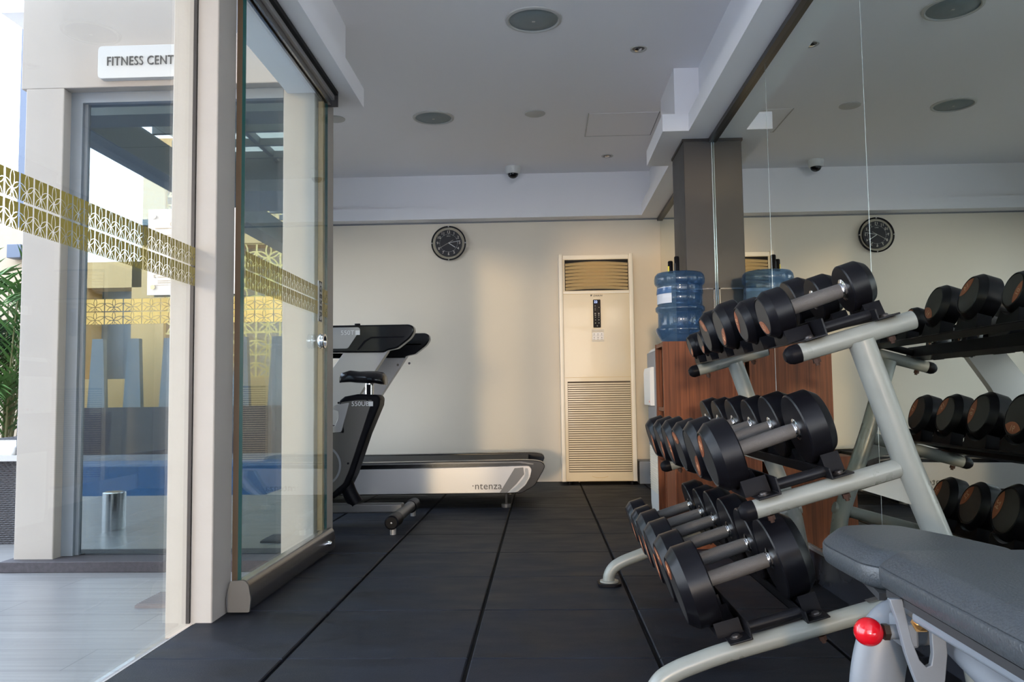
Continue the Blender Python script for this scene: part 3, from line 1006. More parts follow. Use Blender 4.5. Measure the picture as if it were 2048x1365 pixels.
rk = thing('dumbbell_rack', 'three-tier sage grey dumbbell rack with black rails along the mirror', 'dumbbell rack', (0.6, 2.5, 0))
RT = 0.0212
for y in (YFR, YRR):
    for t in ('top', 'middle'):
        L = TIERS[t][2]
        bm = B()
        cyl(bm, rp(t, 0, 0, y), rp(t, L, 0, y), RT, seg=28)
        obj('arm', bm, M_rack, rk)
        bm = B()
        lathe(bm, [(-0.002, RT + 0.0008), (0.016, RT + 0.0008), (0.026, RT * 0.85), (0.033, RT * 0.5), (0.034, 0)], rp(t, 0, 0, y), rp(t, -1, 0, y) - rp(t, 0, 0, y), 24)
        obj('end_cap', bm, M_black, rk)
        if t == 'top':
            bm = B(); cyl(bm, rp(t, L - 0.001, 0, y), rp(t, L + 0.003, 0, y), RT * 0.93, seg=24); obj('end_cap', bm, M_black, rk)
    # lower tube: foot, bend, long sloping run
    low_end = rp('bottom', 0.565, 0, y)
    pts = [(0.236, y, 0.008), (0.239, y, 0.036), (0.258, y, 0.064), (0.292, y, 0.084), (0.338, y, 0.102), tuple(rp('bottom', 0.0, 0, y)), tuple(rp('bottom', 0.15, 0, y)), tuple(low_end)]
    bm = B(); tube(bm, smooth_path(pts, 7), RT, 24); obj('base_arm', bm, M_rack, rk)
    bm = B(); prism(bm, rounded([(0.195, y - 0.045), (0.262, y - 0.052), (0.282, y - 0.03), (0.282, y + 0.03), (0.262, y + 0.052), (0.195, y + 0.045)], 0.02), 'z', 0.0, 0.010); obj('foot_pad', bm, M_black, rk, bevel=0.002)
    bm = B(); cyl(bm, (0.238, y, 0.008), (0.238, y, 0.016), 0.034, seg=24); obj('foot_flange', bm, M_rack, rk)
    top = rp('top', 0.142, -0.012, y)
    bm = B(); tube(bm, [top, Vector((0.808, y, 0.55)), Vector((0.864, y, 0.40)), Vector((0.922, y, 0.24)), Vector((0.958, y, 0.012))], 0.0285, 32, ry=0.033, up=(1, 0, 0)); obj('upright', bm, M_rack, rk)
    bm = B(); cyl(bm, (0.962, y, 0), (0.962, y, 0.014), 0.030, seg=20); obj('foot_pad', bm, M_black, rk)
    bm = B(); prism(bm, [(0.71, 0.478), (0.80, 0.505), (0.830, 0.440)], 'y', y - 0.004, y + 0.004); obj('gusset', bm, M_rack, rk)
bm = B(); box(bm, -0.03, 0.09, YFR - 0.012, YFR + 0.012, 0, 0.0015, M=Matrix.Translation(rp('bottom', 0.36, RT, 0)) @ Matrix.Rotation(-TH, 4, 'Y')); obj('worn_sticker', bm, M_silvd, rk)

DB = {'top': dict(D=[.116, .118, .138, .135, .092, .090], L=[.262, .262, .28, .278, .235, .235], h=[.060, .060, .066, .064, .052, .052], uc=.102, base=.050),
      'middle': dict(D=[.167, .165, .155, .155, .150, .148], L=[.288, .286, .284, .284, .28, .28], h=[.068, .068, .066, .066, .065, .064], uc=.094, base=.047),
      'bottom': dict(D=[.194, .188, .188, .184, .168, .165], L=[.305, .303, .302, .30, .295, .29], h=[.074, .072, .072, .070, .068, .068], uc=.093, base=.046)}
YD = [1.972, 2.184, 2.396, 2.608, 2.82, 3.03]
UW = {'top': (.064, .179), 'middle': (.063, .177), 'bottom': (.061, .183)}
TD = R(18.2)
for t in ('top', 'middle', 'bottom'):
    uL, uR = UW[t]
    for u, s in ((uL, -1), (uR, 1)):
        bm = B()
        r_ = RT + 0.0005
        w = 0.052
        wh = 0.040 if s < 0 else 0.026
        pr = [(u, r_ + wh), (u, r_), (u + s * w, r_), (u + s * w, r_ + 0.004), (u + s * 0.004, r_ + 0.004), (u + s * 0.004, r_ + wh)]
        M4 = Matrix.Translation((TIERS[t][0], 0, TIERS[t][1])) @ Matrix(((CT, 0, -ST, 0), (0, 1, 0, 0), (ST, 0, CT, 0), (0, 0, 0, 1)))
        prism(bm, pr, 'y', YFR - 0.035, YRR + 0.05, M=M4)
        obj('rail', bm, M_satin, rk, bevel=0.0012)
        for k, yd in enumerate(YD):
            rad = DB[t]['D'][k] / 2
            nc = DB[t]['base'] + rad + s * .0035
            n0 = r_ + 0.0045
            half = min(0.070, rad * 0.86)
            poly = [(yd - half, n0), (yd + half, n0), (yd + half, n0 + 0.008)]
            hw = half - 0.008
            for q in range(13):
                yy = hw - 2 * hw * q / 12
                poly.append((yd + yy, nc - math.sqrt(max(0, (rad + 0.005) ** 2 - yy * yy))))
            poly.append((yd - half, n0 + 0.008))
            bm = B()
            ua, ub = u + s * 0.009, u + s * (0.050 if s > 0 else 0.068)
            va = [bm.verts.new(rp(t, ua, p[1], p[0])) for p in poly]
            vb = [bm.verts.new(rp(t, ub, p[1], p[0])) for p in poly]
            bm.faces.new(va); bm.faces.new(vb)
            for i in range(len(poly)):
                j = (i + 1) % len(poly)
                bm.faces.new((va[i], va[j], vb[j], vb[i]))
            obj('saddle', bm, M_black, rk, smooth=30)
        for yb_ in (YFR, YRR):
            c = rp(t, u + s * 0.030, r_ + 0.004, yb_)
            nrm = rp(t, 0, 1, 0) - rp(t, 0, 0, 0)
            bm = B(); lathe(bm, [(0, .014), (.0015, .014), (.0015, .010), (.005, .009), (.007, .004), (.007, 0)], c, nrm, 18); obj('bolt', bm, M_channel, rk)
            if t != 'bottom' or s > 0:
                c2 = rp(t, u + s * 0.030, -RT - 0.001, yb_)
                bm = B(); lathe(bm, [(0, .009), (.010, .009), (.010, .005), (.016, .005), (.016, 0)], c2, -nrm, 6); obj('nut', bm, M_rust, rk, smooth=10)
    for yb_ in (YFR + 0.004, YRR):
        bm = B(); cyl(bm, rp(t, uL, RT + 0.017, yb_), rp(t, uR, RT + 0.017, yb_), 0.0125, seg=20); obj('spacer_tube', bm, M_satin, rk)

# ------------------------------------------------------------------ dumbbells
ORD = ['nearest the camera', 'second from the front', 'third from the front', 'fourth from the front', 'fifth from the front', 'farthest at the back']
NUM = {'top': ['12', '10', '14', '14', '4', '2'], 'middle': ['20', '18', '16', '16', '15', '15'], 'bottom': ['30', '28', '26', '24', '22', '20']}
BANG = {'top': [60, -20, 130, -120, 110, 120], 'middle': [-50, 130, -100, 170, 140, 155], 'bottom': [-70, -100, 150, 165, 140, 150]}
def dumbbell(t, k):
    spec = DB[t]
    rad = spec['D'][k] / 2
    L = spec['L'][k]
    hl = spec['h'][k]
    yd = YD[k]
    c = rp(t, spec['uc'], spec['base'] + rad, yd)
    ax = Vector((math.cos(TD), 0, math.sin(TD)))
    size = 'large' if rad > 0.09 else ('small' if rad < 0.05 else 'medium')
    g_ = 'dumbbells on the %s tier of the rack' % t
    r_ = thing('dumbbell', '%s black round-head dumbbell with grey grip on the %s rack tier, %s' % (size, t, ORD[k]), 'dumbbell', c, g_)
    gr = 0.0175 if rad > 0.05 else 0.015
    gl = L / 2 - hl - 0.008
    bm = B()
    lathe(bm, [(-gl, gr * .8), (-gl, gr * 0.97), (-gl * .9, gr), (0, gr * 1.04), (gl * .9, gr), (gl, gr * 0.97), (gl, gr * .8)], c, ax, 28)
    obj('grip', bm, M_grip, r_)
    for s in (-1, 1):
        d = ax * s
        bm = B()
        lathe(bm, [(gl, gr * 0.7), (gl, gr * 1.0), (gl + .003, gr * 1.05), (gl + .004, gr * 0.9), (gl + .006, gr * 1.25), (gl + .008, gr * 1.5), (gl + .009, gr * 1.5)], c, d, 28)
        obj('collar', bm, M_steel, r_)
        i0 = L / 2 - hl
        bm = B()
        lathe(bm, [(i0, 0.0), (i0, rad - .003), (i0 + .003, rad), (i0 + hl * .69, rad), (i0 + hl * .705, rad * .993), (i0 + hl * .985, rad * 0.815), (i0 + hl, rad * 0.785), (i0 + hl - .002, rad * 0.75), (i0 + hl - .002, 0)], c, d, 48)
        hd = obj('head', bm, M_head, r_, smooth=22)
        bm = B()
        lathe(bm, [(L / 2 - .003, rad * .745), (L / 2 - .0008, rad * .735), (L / 2 - .0008, 0)], c, d, 40)
        obj('end_disc', bm, M_disc, hd)
        # copper segment with raised number near the rim
        x, y = frame_of(d)
        a0 = R(BANG[t][k]) * (1 if s < 0 else -1)
        R1 = rad * 0.715
        pts = []
        for q in range(13):
            a = a0 + R(-48) + R(96) * q / 12
            pts.append(Vector((math.cos(a), math.sin(a))) * R1)
        inner = Vector((math.cos(a0), math.sin(a0))) * R1 * 2.0 * math.cos(R(48)) * 0.80
        for q in range(1, 8):
            w = q / 8
            a = a0 + R(48) - R(96) * w
            # mirrored arc closing the lens
            p = Vector((math.cos(a), math.sin(a))) * R1
            axv = Vector((math.cos(a0), math.sin(a0)))
            h_ = p.dot(axv)
            p2 = p - axv * (h_ - R1 * math.cos(R(48))) * 1.9
            pts.append(p2)
        off = L / 2 - .0005
        bm = B()
        v1 = [bm.verts.new(c + d * off + x * p.x + y * p.y) for p in pts]
        v2 = [bm.verts.new(c + d * (off + .0009) + x * p.x + y * p.y) for p in pts]
        bm.faces.new(v1); bm.faces.new(v2)
        for i in range(len(pts)):
            j = (i + 1) % len(pts)
            bm.faces.new((v1[i], v1[j], v2[j], v2[i]))
        obj('weight_badge', bm, M_badge, hd)
        cen = Vector((math.cos(a0), math.sin(a0))) * R1 * 0.70
        upv = x * math.cos(a0) + y * math.sin(a0)
        rt = upv.cross(d)
        o3 = c + d * (off + .0009) + x * cen.x + y * cen.y
        MM = Matrix(((rt.x, upv.x, d.x, o3.x), (rt.y, upv.y, d.y, o3.y), (rt.z, upv.z, d.z, o3.z), (0, 0, 0, 1)))
        text('badge_number', NUM[t][k], rad * 0.34, MM, M_badget, hd, ext=0.0004)
for t in ('top', 'middle', 'bottom'):
    for k in range(6):
        dumbbell(t, k)

# ------------------------------------------------------------------ adjustable bench
bn = thing('weight_bench', 'grey vinyl adjustable bench with light grey frame and red ball knob', 'bench', (0.63, 1.2, 0))
def pad(name, poly, z0, z1, bev, inset, parent):
    c = Vector((sum(p[0] for p in poly) / len(poly), sum(p[1] for p in poly) / len(poly)))
    def off(d):
        out = []
        n = len(poly)
        for i in range(n):
            p, a, b = Vector(poly[i]), Vector(poly[i - 1]), Vector(poly[(i + 1) % n])
            e = ((b - a).normalized())
            nn = Vector((-e.y, e.x))
            if nn.dot(c - p) < 0:
                nn = -nn
            out.append(p + nn * d)
        return out
    rings = []
    H = z1 - z0
    for z, d in ((z0, .012), (z0 + .006, .003), (z0 + H * .3, 0), (z1 - H * .46, 0), (z1 - H * .40, .0015), (z1 - H * .385, .0045), (z1 - H * .37, .0035), (z1 - H * .30, .007), (z1 - H * .08, inset * .75), (z1 - .001, inset * 1.0), (z1 + .0006, inset * 1.3)):
        rings.append([(q.x, q.y, z) for q in off(d)])
    bm_ = B()
    vr = [[bm_.verts.new(p) for p in r_] for r_ in rings]
    for a, b in zip(vr, vr[1:]):
        for i in range(len(a)):
            j = (i + 1) % len(a)
            bm_.faces.new((a[i], a[j], b[j], b[i]))
    bm_.faces.new(vr[0]); bm_.faces.new(vr[-1])
    return obj(name, bm_, M_vinyl, parent, smooth=50)
seat_poly = rounded([(.500, 1.335), (.540, 1.285), (.730, 1.285), (.772, 1.345), (.742, 1.47), (.690, 1.61), (.640, 1.635), (.545, 1.625), (.498, 1.53)], .05, 5)
pad('seat_pad', seat_poly, .388, .445, .02, .030, bn)
back_poly = rounded([(.478, .40), (.80, .40), (.775, 1.285), (.735, 1.312), (.530, 1.312), (.494, 1.268)], [.05, .05, .05, .05, .045, .05], 5)
pad('back_pad', back_poly, .403, .456, .02, .028, bn)
bm = B(); prism(bm, [(.51, 1.30), (.73, 1.30), (.70, 1.59), (.56, 1.59)], 'z', .377, .388); obj('seat_board', bm, M_vinylb, bn)
bm = B(); prism(bm, [(.488, .43), (.785, .43), (.765, 1.26), (.505, 1.26)], 'z', .392, .403); obj('back_board', bm, M_vinylb, bn)
# frame
bm = B(); box(bm, .503, .535, .42, 1.175, .378, .3925); obj('side_rail', bm, M_benchf, bn, bevel=.005, segs=3)
bm = B(); box(bm, .705, .740, .42, 1.175, .378, .3925); obj('side_rail', bm, M_benchf, bn, bevel=.005, segs=3)
bm = B(); tube(bm, smooth_path([(.500, 1.30, .005), (.500, 1.30, .18), (.503, 1.30, .27), (.528, 1.30, .335), (.59, 1.30, .352), (.70, 1.30, .352)], 8), .040, 32, ry=.026, up=(1, 0, 0)); obj('seat_post', bm, M_benchf, bn)
bm = B(); tube(bm, smooth_path([(.62, 1.5, .36), (.62, 1.35, .345), (.61, 1.2, .325), (.61, 1.0, .285), (.63, .8, .20), (.63, .5, .14)], 6), .038, 28, ry=.028); obj('main_tube', bm, M_benchf, bn)
bm = B(); cyl(bm, (.40, 1.30, .03), (.86, 1.30, .03), .03, seg=24); obj('front_foot', bm, M_benchf, bn)
bm = B(); cyl(bm, (.38, .5, .03), (.88, .5, .03), .03, seg=24); cyl(bm, (.63, .5, .03), (.63, .5, .15), .03); obj('rear_foot', bm, M_benchf, bn)
# slotted swing plate
def slotted(y):
    outer = rounded([(.490, .410), (.560, .410), (.605, .30), (.600, .24), (.565, .20), (.530, .23), (.515, .30)], .02, 3)
    return outer
py = 1.205
out_p = [(.485, .403), (.495, .371), (.504, .329), (.512, .303), (.520, .280), (.533, .262), (.547, .262), (.557, .290), (.562, .327), (.559, .383), (.541, .383), (.542, .327), (.539, .312), (.532, .309), (.523, .319), (.514, .345), (.506, .387), (.503, .403)]
bm = B(); prism(bm, out_p, 'y', py - .005, py + .005); obj('pivot_plate', bm, M_benchf, bn, bevel=.0012)
bm = B(); prism(bm, [(p[0] + .15, p[1]) for p in out_p], 'y', py - .005, py + .005); obj('pivot_plate', bm, M_benchf, bn, bevel=.0012)
bm = B(); lathe(bm, [(0, .014), (.004, .014), (.004, .010), (.010, .010), (.012, .004), (.012, 0)], (.522, 1.19, .374), (0, -1, -.1), 6); obj('bolt', bm, M_brass, bn, smooth=10)
bm = B(); lathe(bm, [(0, .012), (.004, .012), (.004, .008), (.010, .008), (.010, 0)], (.598, 1.12, .350), (0, -1, -.2), 6); obj('bolt', bm, M_brass, bn, smooth=10)
bm = B(); tube(bm, smooth_path([(.60, 1.1, .30), (.63, 1.0, .25), (.66, .9, .20)], 5), .036, 24); obj('support_strut', bm, M_benchf, bn)
bm = B(); lathe(bm, [(0, 0), (.001, .006)] + [(.0205 - .0205 * math.cos(PI * i / 16), .0205 * math.sin(PI * i / 16)) for i in range(2, 15)] + [(.0405, .006)], (.4485, 1.24, .347), (1, .0, 0), 32)
kn = obj('pull_knob', bm, M_red, bn, smooth=60)
bm = B(); lathe(bm, [(0, .012), (.008, .012)], (.4895, 1.24, .347), (1, 0, 0), 6); obj('lock_nut', bm, mat('bronze_nut', (.12, .09, .07), .4, metal=.8), bn, smooth=10)
bm = B(); cyl(bm, (.4975, 1.24, .347), (.535, 1.24, .347), .0105, seg=24); obj('pin_barrel', bm, M_benchf, bn)
bm = B(); box(bm, .512, .535, 1.225, 1.275, .327, .367); obj('pin_bracket', bm, M_benchf, bn, bevel=.004)

# ------------------------------------------------------------------ floor-standing air conditioner
ac = thing('air_conditioner', 'tall cream floor-standing air conditioner against the far wall', 'air conditioner', (.447, 6.68, 0))
yA = 6.552
bm = B(); box(bm, .180, .712, yA, 6.81, .025, 1.822); obj('cabinet', bm, M_ac, ac, bevel=.004)
for x0, x1 in ((.150, .183), (.709, .742)):
    bm = B(); prism(bm, rounded([(x0, yA - .006), (x1, yA - .006), (x1, 6.81), (x0, 6.81)], .006), 'z', .025, 1.830); obj('side_panel', bm, M_acs, ac)
bm = B(); box(bm, .185, .707, yA - .004, yA + .004, 1.512, 1.530); box(bm, .185, .707, yA - .004, yA + .004, 1.79, 1.822); obj('front_trim', bm, M_acs, ac, bevel=.001)
bm = B(); box(bm, .198, .704, yA - .003, yA + .002, 1.537, 1.785); obj('outlet_recess', bm, M_black, ac)
for k in range(8):
    z = 1.555 + k * .0278
    bm = B()
    n = 16
    a, b_ = [], []
    top = []
    for i in range(n + 1):
        x = .203 + (.699 - .203) * i / n
        s_ = math.sin(PI * i / n)
        dz = .016 * s_ - .006
        dy = -.012 * s_
        a.append(bm.verts.new((x, yA - .004, z - .012 + dz * .6)))
        b_.append(bm.verts.new((x, yA - .014 + dy, z + .004 + dz)))
        top.append(bm.verts.new((x, yA - .003, z + .0125 + dz)))
    for i in range(n):
        bm.faces.new((a[i], a[i + 1], b_[i + 1], b_[i]))
        bm.faces.new((b_[i], b_[i + 1], top[i + 1], top[i]))
    obj('louvre', bm, M_acl, ac)
bm = B(); box(bm, .183, .709, yA - .001, yA + .003, .842, .846); box(bm, .183, .709, yA - .001, yA + .003, 1.506, 1.509); obj('panel_joint', bm, M_acl, ac)
bm = B()
n = 40
for k in range(n):
    z = .105 + k * (.805 - .105) / n
    box(bm, .208, .700, yA - .004, yA + .001, z, z + .0105)
obj('intake_grille', bm, M_ac, ac)
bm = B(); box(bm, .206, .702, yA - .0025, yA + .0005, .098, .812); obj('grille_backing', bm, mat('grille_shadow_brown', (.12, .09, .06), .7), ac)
bm = B(); prism(bm, rounded([(.419, 1.238), (.479, 1.238), (.479, 1.463), (.419, 1.463)], .006), 'y', yA - .004, yA + .001); cp = obj('control_panel', bm, M_black, ac)
text('display_digits', '22', .026, face_m(.441, yA - .005, 1.444), M_blue, cp, space=1.05)
bm = B()
for z, x, w in ((1.412, .436, .005), (1.40, .466, .005), (1.393, .436, .004), (1.38, .436, .004), (1.352, .436, .010), (1.352, .464, .010), (1.338, .436, .008), (1.338, .464, .008), (1.322, .436, .005), (1.322, .464, .005), (1.30, .436, .005), (1.30, .464, .007), (1.275, .436, .007), (1.275, .464, .007), (1.252, .450, .006)):
    box(bm, x - w / 2, x + w / 2, yA - .0048, yA - .0038, z - .0025, z + .0025)
obj('button', bm, M_trimw, cp)
bm = B(); box(bm, .405, .503, yA - .0015, yA + .001, 1.125, 1.226); st = obj('instruction_sticker', bm, mat('beige_sticker', (.66, .60, .50), .5), ac)
bm = B(); box(bm, .410, .498, yA - .002, yA, 1.142, 1.200); obj('icon_row', bm, M_board, st)
bm = B()
for i in range(3):
    for j in range(2):
        x, z = .424 + i * .030, 1.187 - j * .029
        cyl(bm, (x, yA - .0026, z), (x, yA - .001, z), .0045, seg=12)
        box(bm, x - .010, x + .008, yA - .0026, yA - .001, z - .014, z - .0115)
obj('icon', bm, M_silvd, st)
text('lettering', 'DAIKIN', .0215, face_m(.458, yA - .003, 1.494), M_text, ac, shear=.3)
bm = B(); prism(bm, [(.399, 1.503), (.416, 1.503), (.404, 1.486)], 'y', yA - .004, yA); obj('logo_mark', bm, M_text, ac)
for x in (.19, .68):
    for y in (6.58, 6.78):
        bm = B(); cyl(bm, (x + .02, y, 0), (x + .02, y, .027), .018, seg=14); obj('foot', bm, M_black, ac)
bm = B(); prism(bm, [(.385, .062), (.42, .052), (.48, .052), (.515, .062), (.512, .066), (.478, .057), (.422, .057), (.388, .066)], 'y', yA - .0015, yA); obj('lower_catch', bm, M_acl, ac)

# ------------------------------------------------------------------ wall clock
ck = thing('wall_clock', 'round black-dial wall clock with ivory numerals on the far wall', 'clock', (-.759, YB, 1.987))
cc = Vector((-.759, YB, 1.988))
def ring(bm_, r0_, r1_, y0, y1, seg=56):
    for i in range(seg):
        a, b = 2 * PI * i / seg, 2 * PI * (i + 1) / seg
        q = []
        for (r_, y) in ((r0_, y0), (r1_, y0), (r1_, y1), (r0_, y1)):
            q.append([Vector((cc.x + r_ * math.cos(t_), y, cc.z + r_ * math.sin(t_))) for t_ in (a, b)])
        for k in range(4):
            l = (k + 1) % 4
            bm_.faces.new([bm_.verts.new(v) for v in (q[k][0], q[k][1], q[l][1], q[l][0])])
    bmesh.ops.remove_doubles(bm_, verts=bm_.verts, dist=1e-5)
bm = B(); ring(bm, .134, .1455, YB - .030, YB - .016); obj('outer_rim', bm, M_blackg, ck)
bm = B(); ring(bm, .110, .135, YB - .025, YB - .021); obj('clear_ring', bm, M_clear, ck)
bm = B(); cyl(bm, (cc.x, YB, cc.z), (cc.x, YB - .032, cc.z), .112, seg=56); obj('dial', bm, M_dial, ck)
bm = B(); ring(bm, .0745, .0755, YB - .0335, YB - .032)
for i in range(12):
    a = PI * i / 6
    box(bm, -.002, .002, -.0335 + YB, -.032 + YB, .073, .080, M=Matrix.Translation((cc.x, 0, cc.z)) @ Matrix.Rotation(a, 4, 'Y'))
obj('minute_track', bm, M_trimw, ck)
for i in range(12):
    a = PI / 6 * (i + 1)
    text('numeral', str(i + 1), .031, face_m(cc.x + .0925 * math.sin(a), YB - .0335, cc.z + .0925 * math.cos(a)), M_ivory, ck)
text('lettering', 'SEIKO', .012, face_m(cc.x, YB - .0335, cc.z + .058), M_trimw, ck)
def hand(nm, deg, l0, l1, w, y, m):
    bm_ = B(); box(bm_, -w / 2, w / 2, y - .001, y, -l0, l1, M=Matrix.Translation((cc.x, 0, cc.z)) @ Matrix.Rotation(R(deg), 4, 'Y')); obj(nm, bm_, m, ck)
hand('hour_hand', 124, .0, .068, .005, YB - .036, M_white)
hand('minute_hand', 80, .0, .100, .003, YB - .038, M_white)
hand('second_hand', 240, .045, .078, .0018, YB - .040, M_ivory)
for a in range(4):
    p = Vector((cc.x + .140 * math.cos(a * PI / 2), YB - .034, cc.z + .140 * math.sin(a * PI / 2)))
    bm = B(); cyl(bm, p + Vector((0, .006, 0)), p, .006, seg=14); obj('rim_stud', bm, M_steel, ck)

# ------------------------------------------------------------------ ceiling fittings
def speaker(x, y, r_, label):
    t = thing('ceiling_speaker', label, 'speaker', (x, y, ZC), 'round speakers in the ceiling')
    bm_ = B(); lathe(bm_, [(0, r_ * .86), (0, r_), (.006, r_ * .99), (.010, r_ * .90), (.006, r_ * .86)], (x, y, ZC), (0, 0, -1), 48, closed=True); obj('trim_ring', bm_, M_trimw, t)
    bm_ = B(); lathe(bm_, [(0.0, r_ * .88), (.003, r_ * .86), (.004, r_ * .68), (.008, r_ * .62), (.011, r_ * .3), (.011, 0)], (x, y, ZC), (0, 0, -1), 48); obj('grille', bm_, M_spk, t)
    bm_ = B(); box(bm_, x - .008, x + .008, y - .006, y + .006, ZC - .0125, ZC - .010); obj('logo_badge', bm_, M_trimw, t)
speaker(-.012, 3.95, .14, 'large round grey ceiling speaker nearest the camera')
speaker(-.69, 5.33, .137, 'round grey ceiling speaker farther back toward the clock')
def downlight(x, y, label):
    t = thing('recessed_downlight', label, 'ceiling light', (x, y, ZC), 'small recessed ceiling lights')
    bm_ = B(); lathe(bm_, [(0, .036), (0, .046), (.004, .045), (.005, .038), (.002, .034)], (x, y, ZC), (0, 0, -1), 32, closed=True); obj('trim_ring', bm_, M_trimw, t)
    bm_ = B(); lathe(bm_, [(0.0, .033), (.001, .030), (.001, 0)], (x, y, ZC), (0, 0, -1), 28); obj('baffle', bm_, M_silvd, t)
    bm_ = B(); lathe(bm_, [(0.0, .020), (.006, .019), (.009, .010), (.009, 0)], (x - .002, y, ZC - .0005), (.1, -.2, -1), 24); obj('bulb', bm_, M_steel, t)
downlight(.548, 4.33, 'small silver recessed downlight near the front of the ceiling')
downlight(.537, 6.30, 'small silver recessed downlight in the ceiling before the air conditioner')
for (x, y, lb) in ((-.016, 5.30, 'plain round blanking plate in the middle of the ceiling'), (-1.345, 5.31, 'plain round blanking plate above the sliding door corner')):
    bm = B(); lathe(bm, [(0, 0), (0, .068), (.004, .068), (.007, .062), (.007, 0)], (x, y, ZC), (0, 0, -1), 36)
    tag(obj('blanking_plate', bm, M_trimw), lb, 'ceiling plate', 'blank ceiling plates')
hp = thing('access_hatch', 'flush square access panel with thin dark outline in the ceiling', 'hatch', (.57, 5.56, ZC))
bm = B(); box(bm, .34, .80, 5.33, 5.80, ZC - .002, ZC); obj('hatch_panel', bm, M_ceil, hp)
bm = B()
for d_ in ((.335, .34, 5.325, 5.805), (.80, .805, 5.325, 5.805), (.335, .805, 5.80, 5.805)):
    box(bm, *d_, ZC - .0025, ZC)
obj('outline_gap', bm, M_grey, hp)
bm = B(); box(bm, .335, .341, 5.33, 5.80, ZC - .006, ZC - .002); obj('hatch_edge', bm, M_trimw, hp)
sc_ = thing('security_camera', 'white dome security camera on the ceiling edge above the clock', 'camera', (-.205, 6.55, ZC))
bm = B(); lathe(bm, [(0, .0), (0, .060), (.008, .062), (.045, .059), (.058, .050), (.058, .0)], (-.205, 6.55, ZC), (0, 0, -1), 36); obj('housing', bm, M_white, sc_)
bm = B(); lathe(bm, [(.052, .042)] + [(.058 + .036 * math.sin(PI / 2 * i / 8), .042 * math.cos(PI / 2 * i / 8)) for i in range(9)], (-.205, 6.55, ZC), (0, 0, -1), 32); obj('dome', bm, M_blackg, sc_, smooth=60)

# ------------------------------------------------------------------ wooden cabinets, dispenser, bottle
tc_ = thing('shelf_cabinet', 'tall walnut cabinet with open side shelves beside the mirror', 'cabinet', (.8, 4.2, 0))
bm = B(); box(bm, .597, .995, 4.06, 4.082, 0, .958); obj('side_panel', bm, M_wood, tc_, bevel=.001)
bm = B(); box(bm, .597, .995, 4.312, 4.334, 0, .958); obj('side_panel', bm, M_wood, tc_, bevel=.001)
bm = B(); box(bm, .600, .995, 4.082, 4.312, .936, .956); obj('top_board', bm, M_wood, tc_)
bm = B(); box(bm, .975, .995, 4.082, 4.312, 0, .936); obj('back_board', bm, M_woodd, tc_)
for z in (.07, .615, .345):
    bxo('shelf', (.604, .975, 4.082, 4.312, z, z + .02), M_woodd, tc_)
lc = thing('low_cabinet', 'low walnut cupboard box in front of the tall cabinet', 'cabinet', (.8, 3.92, 0))
bm = B(); box(bm, .600, .992, 3.79, 3.975, 0, .408); obj('carcass', bm, M_wood, lc, bevel=.001)
bm = B(); box(bm, .6, .992, 3.975, 4.055, 0.0, .40); obj('rear_section', bm, M_woodd, lc)
wd = thing('water_dispenser', 'slim grey and white water dispenser behind the walnut cabinet', 'water dispenser', (.76, 4.52, 0))
bm = B(); prism(bm, rounded([(.612, .02), (.915, .02), (.915, .955), (.625, .955), (.602, .93), (.602, .1)], .012), 'y', 4.36, 4.67); obj('body', bm, M_white, wd)
bm = B(); box(bm, .597, .606, 4.362, 4.668, .42, .93); obj('front_panel', bm, M_grey, wd, bevel=.003)
bm = B(); prism(bm, rounded([(.575, .64), (.606, .64), (.606, .845), (.580, .845), (.575, .82)], .006), 'y', 4.40, 4.66); obj('tap_housing', bm, M_white, wd)
bm = B()
for k in range(26):
    box(bm, .599, .604, 4.37, 4.66, .18 + k * .0125, .186 + k * .0125)
obj('vent_ribs', bm, M_acs, wd)
bm = B(); box(bm, .5735, .576, 4.43, 4.45, .655, .668); obj('indicator', bm, M_red, wd)
bt = thing('water_bottle', 'large blue ribbed water bottle upside down on the dispenser', 'water bottle', (.765, 4.52, .955))
prof_b = [(0.0, .03), (.0, .035), (.012, .045), (.022, .085), (.040, .108), (.062, .122), (.085, .132), (.095, .134), (.104, .130), (.108, .124), (.118, .121), (.185, .121), (.192, .126), (.197, .133), (.215, .134), (.222, .128), (.226, .122), (.285, .122), (.292, .127), (.325, .123), (.335, .123), (.340, .130), (.350, .136), (.372, .137), (.392, .133), (.405, .122), (.408, .10), (.400, 0)]
bm = B(); lathe(bm, prof_b, (.765, 4.52, .955), (0, 0, 1), 56); obj('bottle_body', bm, M_bottle, bt, smooth=60)
bm = B()
seg = 14
for i in range(seg):
    a0_, a1_ = R(178) + R(62) * i / seg, R(178) + R(62) * (i + 1) / seg
    rr_ = .1235
    q = [Vector((.765 + rr_ * math.cos(a), 4.52 + rr_ * math.sin(a), z)) for a, z in ((a0_, 1.190), (a1_, 1.190), (a1_, 1.278), (a0_, 1.278))]
    bm.faces.new([bm.verts.new(v) for v in q])
bmesh.ops.remove_doubles(bm, verts=bm.verts, dist=1e-5)
obj('paper_label', bm, M_label, bt)
for (x, y, h_, mm, lb) in ((.715, 4.50, .065, M_black, 'shorter black marker-like can on top of the water bottle'), (.745, 4.47, .085, M_black, 'taller black can on top of the water bottle')):
    t = thing('small_can', lb, 'can', (x, y, 1.363))
    bm = B(); lathe(bm, [(0, .0), (0, .014), (h_ - .005, .014), (h_, .011), (h_, 0)], (x, y, 1.362), (0, 0, 1), 20); obj('can_body', bm, mm, t)
    bm = B(); cyl(bm, (x - .003, y, 1.364), (x - .003, y, 1.362 + h_ * .55), .0125, seg=20); obj('wrap_label', bm, M_yel if h_ < .07 else M_vinylb, t)

